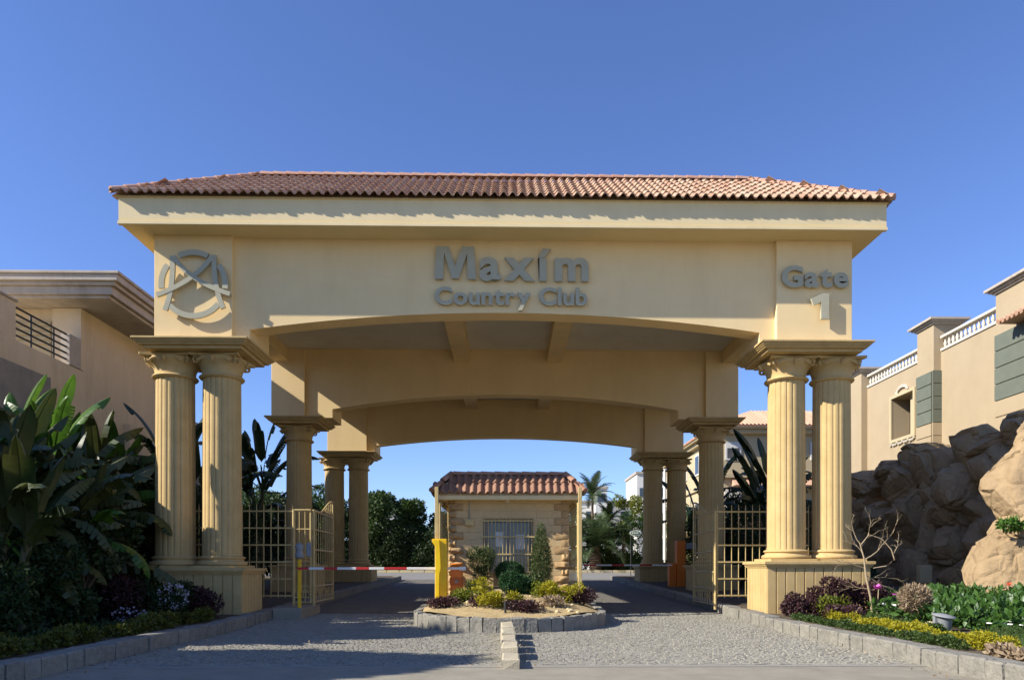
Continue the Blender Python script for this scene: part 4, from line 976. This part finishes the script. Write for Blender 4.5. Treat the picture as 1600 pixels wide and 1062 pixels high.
# far trees left of the booth
ft = [(-20.5, 62, 7.2, 3.4), (-16.3, 60.8, 7.0, 3.0), (-13.0, 62, 6.6, 2.8), (-10.4, 60.8, 6.9, 2.5), (-8.0, 61.5, 6.3, 2.1), (-5.2, 62.5, 5.6, 2.2), (-2.2, 62.8, 5.4, 2.2), (.6, 62.5, 5.2, 2.0), (3.0, 63.2, 5.6, 2.0), (-24.5, 61, 7.5, 3.4)]
nmz = ['leftmost dense tree beyond the cross street', 'tall bushy tree seen just right of the left rear columns', 'lower tree between the two taller ones left of the booth', 'tall pale green tree at the middle of the far left group', 'bushy tree whose crown tops out left of the booth roof', 'tree touching the left side of the booth roof', 'tree hidden behind the booth, left half', 'tree hidden behind the booth, middle', 'tree hidden behind the booth, right half', 'dark tree far behind the left planting']
for i, (x, y, h, r_) in enumerate(ft): tree(nmz[i], x, y, gz(y), h, r_, 500 + i, (LF_MID, LF_MID, LF_DARK)[i % 3], 13000, .24, low=.04)
for i in range(8):
    q = random.Random(900 + i); x = -26 + i * 3.1; bushy('shrub', ['dark hedge shrub at the far end of the left lane, leftmost', 'second dark hedge shrub under the far left trees', 'third dark hedge shrub under the far left trees', 'fourth dark hedge shrub under the far left trees', 'dark hedge shrub seen right of the left rear columns', 'dark hedge shrub in the middle of the left lane view', 'dark hedge shrub just left of the yellow post', 'dark hedge shrub directly behind the booth'][i], 'shrub', x, 59.9, gz(60) + .1, blob(q, 20, 1.7, .4, .4, 3.2, .6, .95), 8000, .2, LF_DARK, 900 + i, 'dark hedge shrubs beyond the cross street')
# green clipped hedge right of the palms
q = random.Random(77); hc = [(q.uniform(-2.0, 2.0), q.uniform(-.5, .5), q.uniform(.4, 5.1), .55, .5, .55) for _ in range(70)]
bushy('hedge', 'tall bright green clipped hedge beside the rear right columns', 'hedge', 12.5, 65, 1.1, hc, 26000, .13, LF_HEDGE, 77)
q = random.Random(78); bushy('shrub', 'feathery pale shrub above the bright hedge', 'shrub', 11.0, 67, 1.1, blob(q, 9, 1.2, .5, 4, 6.6, .4, .7), 3000, .2, LF_YG, 78)
q = random.Random(79); bushy('shrub', 'dark climbing shrub between the rear right columns', 'shrub', 14.3, 61, 1.1, blob(q, 14, .8, .6, .5, 5.2, .5, .8), 6000, .18, LF_MID, 79)
for i, (x, wd_) in enumerate(((5.6, 1.4), (8.6, 1.3), (10.9, 1.0))):
    q = random.Random(80 + i); bushy('shrub', ['low green shrub right of the booth gate under the palms', 'low green shrub between the squat palm and the hedge', 'low green shrub before the bright hedge'][i], 'shrub', x, 61.2, 1.2, blob(q, 8, wd_, .4, .3, 1.3, .4, .6), 3500, .16, LF_MID, 80 + i, 'low shrubs beyond the cross street')
# palms
def frond(L, droop, nl, ll, a0, seed, m):
    q = random.Random(seed); mb = MB(); p = Vector((0, 0, 0)); ang = a0; N = 14; pts = []
    for i in range(N + 1): pts.append((p.copy(), ang)); p = p + Vector((math.cos(ang), 0, math.sin(ang))) * (L / N); ang -= droop / N * (.6 + i / N)
    mb.tube([tuple(a) for a, b in pts], [.035 * (1 - i / N) + .008 for i in range(N + 1)], 4)
    for k in range(nl):
        t = .12 + .88 * k / nl; f = t * N; i = min(N - 1, int(f)); pp = pts[i][0].lerp(pts[i + 1][0], f - i); aa = pts[i][1]
        u = Vector((math.cos(aa), 0, math.sin(aa))); nrm = Vector((-math.sin(aa), 0, math.cos(aa))); l = ll * math.sin(math.pi * (.15 + .8 * t)) * q.uniform(.85, 1.1)
        for s in (-1, 1):
            d = (u * .55 + Vector((0, s, 0)) * .8 + nrm * q.uniform(.1, .35) - Vector((0, 0, .15))).normalized(); w_ = u * .028
            e = pp + d * l - Vector((0, 0, .12 * l)); md = pp + d * l * .5
            mb.add([tuple(pp - w_), tuple(md - w_), tuple(e), tuple(md + w_), tuple(pp + w_)], [(0, 1, 2, 3, 4)])
    return mesh_of('frond', mb.V, mb.F, m)
def palm(label, x, y, z, h, L, seed, tr=.2, n=20, squat=False):
    q = random.Random(seed); r = thing('palm_tree', label, 'palm', (x, y, z), 'palms beyond the cross street')
    pr = []; 
    for k in range(int(h / .18) + 1): zz = k * .18; rr_ = tr * (1.15 if squat and zz < h * .8 else 1 - .25 * zz / max(h, 1)); pr += [(rr_ * 1.12, zz), (rr_ * .92, zz + .1)]
    MB().lathe(pr, (x, y, z), 12).build('trunk', PALMT, r, 60)
    ms = [frond(L, dr, 34, L * .26, a0, seed * 10 + i, LF_PALM) for i, (a0, dr) in enumerate(((1.35, .9), (1.0, 1.3), (.6, 1.5), (.2, 1.5)))]
    for k in range(n): put('frond', ms[min(3, int(4 * k / n))], r, (x, y, z + h), (q.uniform(-.08, .08), q.uniform(-.1, .1), k * 2.4 + q.uniform(-.3, .3)), tuple([q.uniform(.85, 1.1)] * 3))
palm('tall slender palm rising above the others right of the booth', 7.4, 63, 1.1, 6.6, 2.5, 1, .13, 20)
palm('squat palm with a thick shaggy trunk right of the booth', 7.3, 60.3, 1.2, 2.0, 3.5, 2, .42, 34, True)
palm('squat palm half hidden behind the booth gate post', 5.7, 60.9, 1.2, 1.9, 3.0, 3, .38, 28, True)
palm('medium palm behind the squat palms', 9.0, 64.5, 1.1, 4.6, 2.0, 4, .15, 18)
palm('short palm between the tall palm and the hedge', 9.9, 62, 1.1, 3.0, 1.8, 5, .16, 18)
palm('medium palm just right of the booth gate post', 5.9, 65, 1.1, 4.9, 2.0, 6, .15, 16)
q = random.Random(70); bushy('shrub', 'tall leafy shrub filling the gap behind the squat palms', 'shrub', 6.6, 64.5, 1.1, blob(q, 18, 2.2, .8, .5, 4.6, .6, .9), 8000, .2, LF_MID, 70)
q = random.Random(71); bushy('shrub', 'dark shrub behind the short palm', 'shrub', 9.7, 65.5, 1.1, blob(q, 14, 1.2, .8, .5, 4.4, .5, .9), 6000, .2, LF_DARK, 71)
# tree row outside the left edge that shades the bed and the left lane
for i, (x, y, h, r_) in enumerate(((-17.5, 17.2, 8.4, 2.6), (-17.8, 12.6, 10.8, 3.1), (-16.8, 8.2, 10.7, 3.1), (-17.2, 3.9, 10.2, 3.1), (-16.6, -.2, 10.6, 3.2), (-16.6, -4.6, 10.4, 3.2))):
    tree('shade tree in the row left of the drive, %s' % ['next to the villa', 'second from the villa', 'third from the villa', 'fourth from the villa', 'fifth from the villa', 'farthest from the villa'][i], x, y, .2, h, r_, 700 + i, LF_MID, 26000, .42, 'shade trees left of the drive', low=.06)
# left bed understorey
for i, (x, y, r_, m, lb) in enumerate(((-8.2, 17.7, .6, LF_DARK, 'dark bush with pale flowers before the left pedestal'), (-9.1, 17.4, .65, LF_PUR, 'dark purple bush left of the flowering one'), (-8.9, 15.3, .5, LF_DARK, 'small dark bush on the left lawn edge'), (-9.6, 13.0, .6, LF_DARK, 'low dark bush near the left edge of the photo'), (-7.4, 18.35, .4, LF_PUR, 'purple tinged bush at the corner of the left pedestal'))):
    q = random.Random(400 + i); bushy('bush', lb, 'bush', x, y, .27, [(q.uniform(-r_, r_) * .7, q.uniform(-r_, r_) * .6, q.uniform(.2, r_ * 1.3), .3, .3, .28) for _ in range(9)], 2600, .1, m, 400 + i, 'bushes in the left bed')
g = leaf_mesh('petals', WPET, [(-7.75, 17.3, .85, .35, .3, .3), (-8.6, 16.9, .45, .4, .2, .15)], 240, .055, .9, 5, .9); tag(put('flowers', g), 'small pale flowers scattered on the dark bushes by the left pedestal', 'flowers', kind='stuff')
for i, (x, y, lb) in enumerate(((-12.5, 16.5, 'dense dark shrub under the banana leaves at the left edge'), (-11.2, 14.4, 'dark shrub low at the left edge before the bananas'), (-10.6, 18.9, 'dark shrub filling the gap left of the left pedestal'), (-13, 19.8, 'tall dark shrub behind the leftmost banana plant'), (-9.9, 21.6, 'dark shrub behind the outer left column'))):
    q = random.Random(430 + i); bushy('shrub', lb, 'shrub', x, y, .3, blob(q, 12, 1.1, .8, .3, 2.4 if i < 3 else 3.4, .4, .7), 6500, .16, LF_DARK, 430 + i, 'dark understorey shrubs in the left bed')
for i, (x, y, h, lb) in enumerate(((-9.3, 13.1, 1.3, 'low dense dark shrub nearest the camera at the left photo edge'), (-9.3, 14.7, 1.7, 'dense dark shrub behind the left lawn'), (-10.3, 14.0, 1.9, 'dark shrub around the low banana stem at the left photo edge'))):
    q = random.Random(490 + i); bushy('shrub', lb, 'shrub', x, y, .3, blob(q, 16, .6, .35, .15, h - .3, .3, .45), 7000, .12, LF_DARK, 490 + i, 'dark understorey shrubs in the left bed')
for i, (x, y, h, lb) in enumerate(((-11.0, 15.7, 2.0, 'dense dark shrub hiding the banana stems at the left edge'), (-10.4, 16.9, 2.3, 'dense dark shrub in the middle of the left bed'), (-9.6, 17.9, 1.7, 'dark feathery shrub left of the purple bush'), (-11.9, 16.8, 2.8, 'tall dense dark shrub at the left photo edge'))):
    q = random.Random(480 + i); bushy('shrub', lb, 'shrub', x, y, .3, blob(q, 14, .7, .4, .3, h - .3, .35, .55), 7000, .13, LF_DARK, 480 + i, 'dark understorey shrubs in the left bed')
for i, (x, y, h, lb) in enumerate(((-12.9, 22.2, 5.3, 'tall dark shrub against the left villa, second from the photo edge'), (-14.6, 22.8, 5.2, 'tall dark shrub against the left villa at the photo edge'), (-11.7, 22.6, 4.9, 'tall dark shrub just left of the outer left column'), (-13.3, 24.6, 5.4, 'tall dark shrub below the villa balcony'))):
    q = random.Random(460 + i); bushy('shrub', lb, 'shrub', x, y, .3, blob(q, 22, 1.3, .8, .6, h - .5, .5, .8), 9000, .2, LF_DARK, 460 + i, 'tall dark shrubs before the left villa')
for i, (x, y, h, sc_, lb) in enumerate(((-11.6, 17.3, 2.6, 1.2, 'torn drooping banana plant under the bright fan'), (-12.6, 17.6, 3.3, 1.2, 'drooping dark banana plant at the left photo edge'), (-11.7, 19.9, 3.2, 1.2, 'drooping banana plant with grey shining leaves beside the columns'), (-10.9, 16.0, 1.6, 1.1, 'low torn banana plant above the dark lawn'), (-10.7, 17.3, 1.9, 1.0, 'low torn banana plant left of the purple bush'), (-12.0, 15.9, 2.0, 1.15, 'low banana plant at the left photo edge'))):
    banana(lb, x, y, .3, h, 80 + i, sc_, 11, 1, 'banana_plant', 'banana plants in the left bed', 2, 0)
# weeping sapling by the columns
tree('thin shaded sapling with narrow leaves left of the left pedestal', -9.2, 16.2, .27, 2.1, .9, 811, LF_DARK, 1800, .14, None, .08, 'sapling', .5)
# hedges along the kerbs (ground cover)
def strip(name, label, m, path, wd, h, n, size, seed, upr=.3, cat='hedge'):
    cl = []; q = random.Random(seed)
    for (a, b) in zip(path[:-1], path[1:]):
        L = math.dist(a, b); k = max(2, int(L / .22))
        for j in range(k):
            t = j / k; x = a[0] + (b[0] - a[0]) * t; y = a[1] + (b[1] - a[1]) * t; hk = .6 + .9 * abs(noise.noise(Vector((x * 1.3, y * 1.7, seed))))
            if noise.noise(Vector((x, y * 1.1, seed + 9.))) > .32: continue
            hh_ = h * hk; base = .25 if x < 0 else bedr(x, y); cl.append((x + q.uniform(-wd, wd) * .4, y, gz(y) + base + hh_ * .45, wd * q.uniform(.6, 1.1), .2, hh_ * q.uniform(.4, .7)))
    return tag(put(name, leaf_mesh(name, m, cl, n, size, .5, seed, .4, upr)), label, cat, kind='stuff')
strip('edging_hedge', 'low yellow-green edging plants along the left kerb', LF_YG2, [(-7.15, 9.2), (-7.2, 17.8)], .24, .3, 9000, .07, 1)
strip('ground_cover', 'dark creeping plants behind the left edging', LF_DARK, [(-7.6, 9.2), (-7.65, 18)], .3, .26, 7000, .08, 2, cat='ground cover')
strip('edging_hedge', 'bright yellow edging plants along the right kerb', LF_YEL, [(7.35, 10.6), (7.45, 13.5), (7.75, 16.6), (7.6, 17.6)], .17, .26, 11000, .05, 3)
strip('ground_cover', 'green creeping plants between the right kerb and the yellow edging', LF_MID, [(7.0, 11.2), (7.05, 17.9)], .13, .2, 8000, .05, 4, cat='ground cover')
strip('ground_cover', 'pale grey-green creeping plants behind the yellow edging', LF_MID, [(7.9, 13.6), (8.2, 16.2), (8.6, 17.2)], .3, .24, 7000, .06, 5, cat='ground cover')
strip('dry_plants', 'brown withered plants at the right end of the kerb bed', LF_DRY, [(7.0, 9.2), (7.0, 10.6)], .14, .16, 1000, .09, 6, cat='ground cover')
# red-leaved bushes in front of the right pedestal
for i, (x, y, sx, h, lb, m) in enumerate(((7.55, 18.3, .42, .55, 'small purple bush at the left corner of the right pedestal', LF_PUR), (8.35, 18.2, .62, .95, 'large purple leaved bush before the right pedestal', LF_PUR), (9.2, 18.35, .6, .85, 'purple leaved bush right of the large one', LF_PUR), (7.95, 17.3, .3, .3, 'dark little shrub in the yellow edging', LF_PUR), (8.0, 18.0, .3, .55, 'yellow-green shrub among the purple bushes', LF_YG))):
    q = random.Random(420 + i); bushy('bush', lb, 'bush', x, y, gz(y) + .27, [(q.uniform(-sx, sx), q.uniform(-.3, .3), q.uniform(.15, h - .15), .2, .2, .18) for _ in range(14)], 3600 if sx > .4 else 1200, .085, m, 420 + i, 'bushes before the right pedestal', upr=.6)
# big leafy cover bed
cl = []; q = random.Random(99)
for _ in range(230):
    x = q.uniform(8.9, 13.3); y = q.uniform(13.1, 19.6)
    if (y < 13.5 and x < 9.2) or (x - 8.9) * 1.2 + (y - 12.3) * .1 < 0 or (y > 17.6 and x < 10.0): continue
    cl.append((x, y, gz(y) + bedr(x, y) + .2, .28, .28, .22))
tag(put('leafy_ground_cover', leaf_mesh('cover', LF_COV, cl, 15000, .17, .5, 99, .5, .7)), 'large leaved green ground cover in front of the rock wall', 'ground cover', kind='stuff')
def flower(x, y, z, r_, m, label, group=None):
    V = []; F = []; q = random.Random(int(x * 100)); mb = MB()
    for k in range(9):
        a = q.uniform(0, 6.28); e = q.uniform(-.3, 1.3); d = Vector((math.cos(a) * math.cos(e), math.sin(a) * math.cos(e), math.sin(e))); t = d.cross(Vector((0, 0, 1))).normalized() * r_ * .45
        mb.add([(x, y, z), tuple(Vector((x, y, z)) + d * r_ * .6 + t), tuple(Vector((x, y, z)) + d * r_), tuple(Vector((x, y, z)) + d * r_ * .6 - t)], [(0, 1, 2, 3)])
    tag(mb.build('flower', m), label, 'flower', group)
flower(8.75, 17.2, 1.0, .14, PINK, 'pink flower head beside the bare tree trunk'); flower(8.95, 16.8, .88, .09, PINK, 'smaller mauve flower left of the dried round bush')
flower(10.15, 13.6, .93, .08, REDP, 'red flower near the front of the leafy cover'); flower(11.0, 15.9, 1.12, .08, REDP, 'red flower at the back of the leafy cover near the rock')
# dried ball shrub, pebbles, spotlight, pipe
bushy('dried_shrub', 'round dried brown shrub between the bare tree and the grey lamp', 'shrub', 8.75, 15.6, .62, [(0, 0, .22, .3, .3, .28)], 2600, .1, LF_DRY, 55, asp=.2, upr=.8, shell=.8)
for i, (x, y, s_) in enumerate(((8.3, 14.75, .10), (8.55, 14.7, .11))):
    me = rock_mesh('pebble', PEB, s_, s_ * .8, s_ * .7, 60 + i, 2, 1, .08); tag(put('garden_stone', me, None, (x, y, bedr(x, y) + .08)), ['left', 'right'][i] + ' one of two cream garden stones below the dried round shrub', 'stone')
SPt = thing('garden_lamp', 'grey round garden lamp with a tilted flat hood in the right bed', 'lamp', (8.35, 13.9, .27))
MB().lathe([(.11, 0), (.13, .05), (.15, .22), (.16, .25)], (8.35, 13.9, .30), 20).build('body', GREY, SPt, 50)
sp = MB().lathe([(.0, 0), (.2, .0), (.215, .015), (.2, .035), (.06, .06)], (0, 0, 0), 22); o = put('hood', mesh_of('hood', sp.V, sp.F, GREY, 50), SPt, (8.35, 13.9, .57), (R(8), R(6), 0))
MB().box(8.16, 8.20, 13.86, 13.94, .45, .6).build('bracket', GREY, SPt)
tag(MB().tube([(8.85, 13.4, .49), (9.2, 12.9, .49)], .013, 8).build('white_pipe', WHITE), 'white plastic pipe lying on the lawn by the leafy cover', 'pipe')
tag(MB().tube([(8.9, 17.3, .66), (9.15, 16.2, .62)], .022, 8).build('white_pipe', WHITE), 'short white pipe sticking out behind the pink flower', 'pipe')
bushy('rock_plant', 'small bright green plant growing on the rock ledge', 'plant', 12.3, 17.75, 2.45, [(0, 0, .12, .25, .2, .14), (.15, 0, .1, .18, .15, .12)], 500, .11, LF_BRIGHT, 56)
# pale block added to stand for a sunlit patch at the wall foot
tag(MB().box(14.0, 14.4, 24.6, 24.9, 1.0, 1.6).build('sunlit_patch_block', PEB, None, bevel=.03), 'small square pale block added as a patch of sunlight at the foot of the rock wall', 'block')
# bare tree
BTr = thing('bare_tree', 'small leafless tree with pale twisted branches before the right pedestal', 'tree', (8.78, 17.5, .3))
q = random.Random(5); tk = MB(); tk.tube([(8.80, 17.5, .2), (8.74, 17.5, .8), (8.62, 17.48, 1.3), (8.58, 17.5, 1.75), (8.48, 17.5, 2.1)], [.036, .028, .024, .019, .014], 8)
tk.tube([(8.88, 17.5, .2), (8.9, 17.48, .6), (8.92, 17.45, 1.15)], [.02, .016, .01], 6); tk.build('trunk', PBARK, BTr, 60)
def branch(p, d, L, r_, dep, mb):
    n = 5; pts = [p]; rad = [r_]
    for i in range(n):
        d = (d + Vector((q.uniform(-.38, .38), q.uniform(-.25, .25), q.uniform(-.3, .3)))).normalized(); p = p + d * L / n; pts.append(p); rad.append(r_ * (1 - .75 * (i + 1) / n))
        if dep and i > 0: branch(p, (d + Vector((q.uniform(-1, 1), q.uniform(-.5, .5), q.uniform(-.6, .8)))).normalized(), L * q.uniform(.3, .6), r_ * .5, dep - 1, mb)
    mb.tube([tuple(a) for a in pts], rad, 5)
for (p, d, L, r_) in (((8.48, 17.5, 2.1), (-.6, 0, .5), .55, .011), ((8.58, 17.5, 1.7), (.9, -.1, .5), .9, .013), ((8.6, 17.5, 1.5), (-.8, .1, .35), .8, .011), ((8.62, 17.5, 1.35), (.6, 0, -.6), .65, .011), ((8.5, 17.5, 2.0), (.75, 0, .6), .7, .011), ((8.7, 17.5, 1.0), (-.8, 0, .3), .45, .008), ((8.64, 17.5, 1.2), (.8, 0, .1), .6, .009), ((8.55, 17.5, 1.85), (-.3, 0, 1), .5, .009), ((8.6, 17.5, 1.6), (-.9, 0, .1), .6, .008)):
    mb = MB(); branch(Vector(p), Vector(d).normalized(), L, r_, 2, mb); mb.build('branch', PBARK, BTr, 60)
mb = MB(); mb.tube([(8.5, 17.5, 2.05), (8.7, 17.5, 2.3), (9.0, 17.48, 2.2), (9.22, 17.46, 1.95), (9.3, 17.46, 1.7), (9.1, 17.46, 1.55), (8.8, 17.48, 1.5)], [.012, .012, .013, .015, .017, .015, .012], 6); branch(Vector((9.28, 17.46, 1.85)), Vector((.6, 0, .8)), .5, .01, 2, mb); mb.build('branch', PBARK, BTr, 60)
# island planting
def isb(name, label, x, y, clumps, n, size, m, seed, **k): return bushy(name, label, 'shrub', x, y, island_z(x, y) - .03, clumps, n, size, m, seed, 'shrubs on the traffic island', **k)
isb('conifer', 'tall narrow conifer at the right end of the booth window', .98, 20.55, [(0, 0, .35 + .17 * k, .31 * (1 - (k / 9.) ** 1.6) * (1 if k > 1 else .8) + .06, .28 * (1 - (k / 9.) ** 1.6) + .06, .2) for k in range(9)], 9000, .075, LF_CON, 31, asp=.16, upr=1.2, shell=.4)
isb('conifer', 'wispy round topped conifer at the left end of the booth window', -.72, 20.75, [(0, 0, .35, .22, .22, .3), (0, 0, .75, .36, .3, .33), (-.15, 0, .98, .25, .22, .22), (.15, 0, .95, .25, .22, .25)], 5200, .08, LF_CON, 32, asp=.15, upr=1.3, shell=.3)
isb('ball_shrub', 'clipped round dark green shrub in the middle of the island', .2, 20.0, [(0, 0, .3, .4, .36, .3), (.22, 0, .22, .34, .3, .26), (-.1, 0, .42, .3, .3, .22)], 8000, .055, LF_BALL, 33, shell=.75)
isb('ball_shrub', 'smaller dark round shrub behind the clipped one against the booth wall', .1, 20.95, [(0, 0, .45, .42, .3, .3)], 4000, .055, LF_BALL, 34, shell=.7)
for i, (x, y, s_, h, m, lb) in enumerate(((-1.1, 19.2, .26, .26, LF_YG, 'yellow-green shrub below the wispy conifer'), (-.66, 19.6, .2, .5, LF_YEL, 'taller yellow shrub left of the bare soil'), (-.1, 18.25, .5, .3, LF_YEL, 'low yellow shrub at the front centre of the island'), (1.45, 19.3, .5, .42, LF_YEL, 'wide yellow shrub at the right end of the island'), (1.0, 19.7, .3, .4, LF_YG, 'yellow-green shrub below the tall conifer'),
    (-1.6, 18.7, .3, .18, LF_PUR, 'dark reddish shrub at the left tip of the island'), (.45, 17.95, .32, .18, LF_PUR, 'low purple shrub at the front of the island'), (1.95, 19.4, .28, .35, LF_PUR, 'purple shrub at the right tip of the island'), (-.55, 18.6, .25, .25, LF_PUR, 'small purple shrub beside the front yellow shrub'), (1.2, 18.6, .2, .16, LF_DRY, 'thin dry shrub in front of the wide yellow shrub'), (.75, 20.4, .3, .4, LF_CON, 'small green shrub at the foot of the tall conifer'), (-.8, 20.4, .2, .25, LF_CON, 'small green shrub at the foot of the wispy conifer'))):
    q = random.Random(440 + i); isb('shrub', lb, x, y, [(q.uniform(-s_, s_), q.uniform(-.22, .22), q.uniform(.08, h), .15, .15, .12) for _ in range(12)], int(3600 * s_), .075, m, 440 + i, upr=.6)
g = leaf_mesh('straw', LF_DRY, [(.1, 19, .60, 1.8, 1.3, .10), (.6, 19.3, .68, .5, .4, .1)], 900, .07, .2, 66, 0); tag(put('dry_litter', g), 'dry stalks and litter on the island soil', 'litter', kind='stuff')
tag(MB().tube([(-.02, 17.75, .35), (-.02, 17.75, .72)], .03, 8).build('stake', DARK), 'short black stake at the front of the island', 'stake')
for i in range(34):
    q = random.Random(i + 50); x, y = q.uniform(-1.2, 1.8), q.uniform(17.6, 19.8); s_ = q.uniform(.03, .07)
    tag(put('stone', rock_mesh('stone', PEB, s_, s_, s_ * .7, 80 + i, 2, 1, .1), None, (x, y, island_z(x, y) + s_ * .3)), 'small pale loose stone on the island soil', 'stone', 'loose stones on the island')
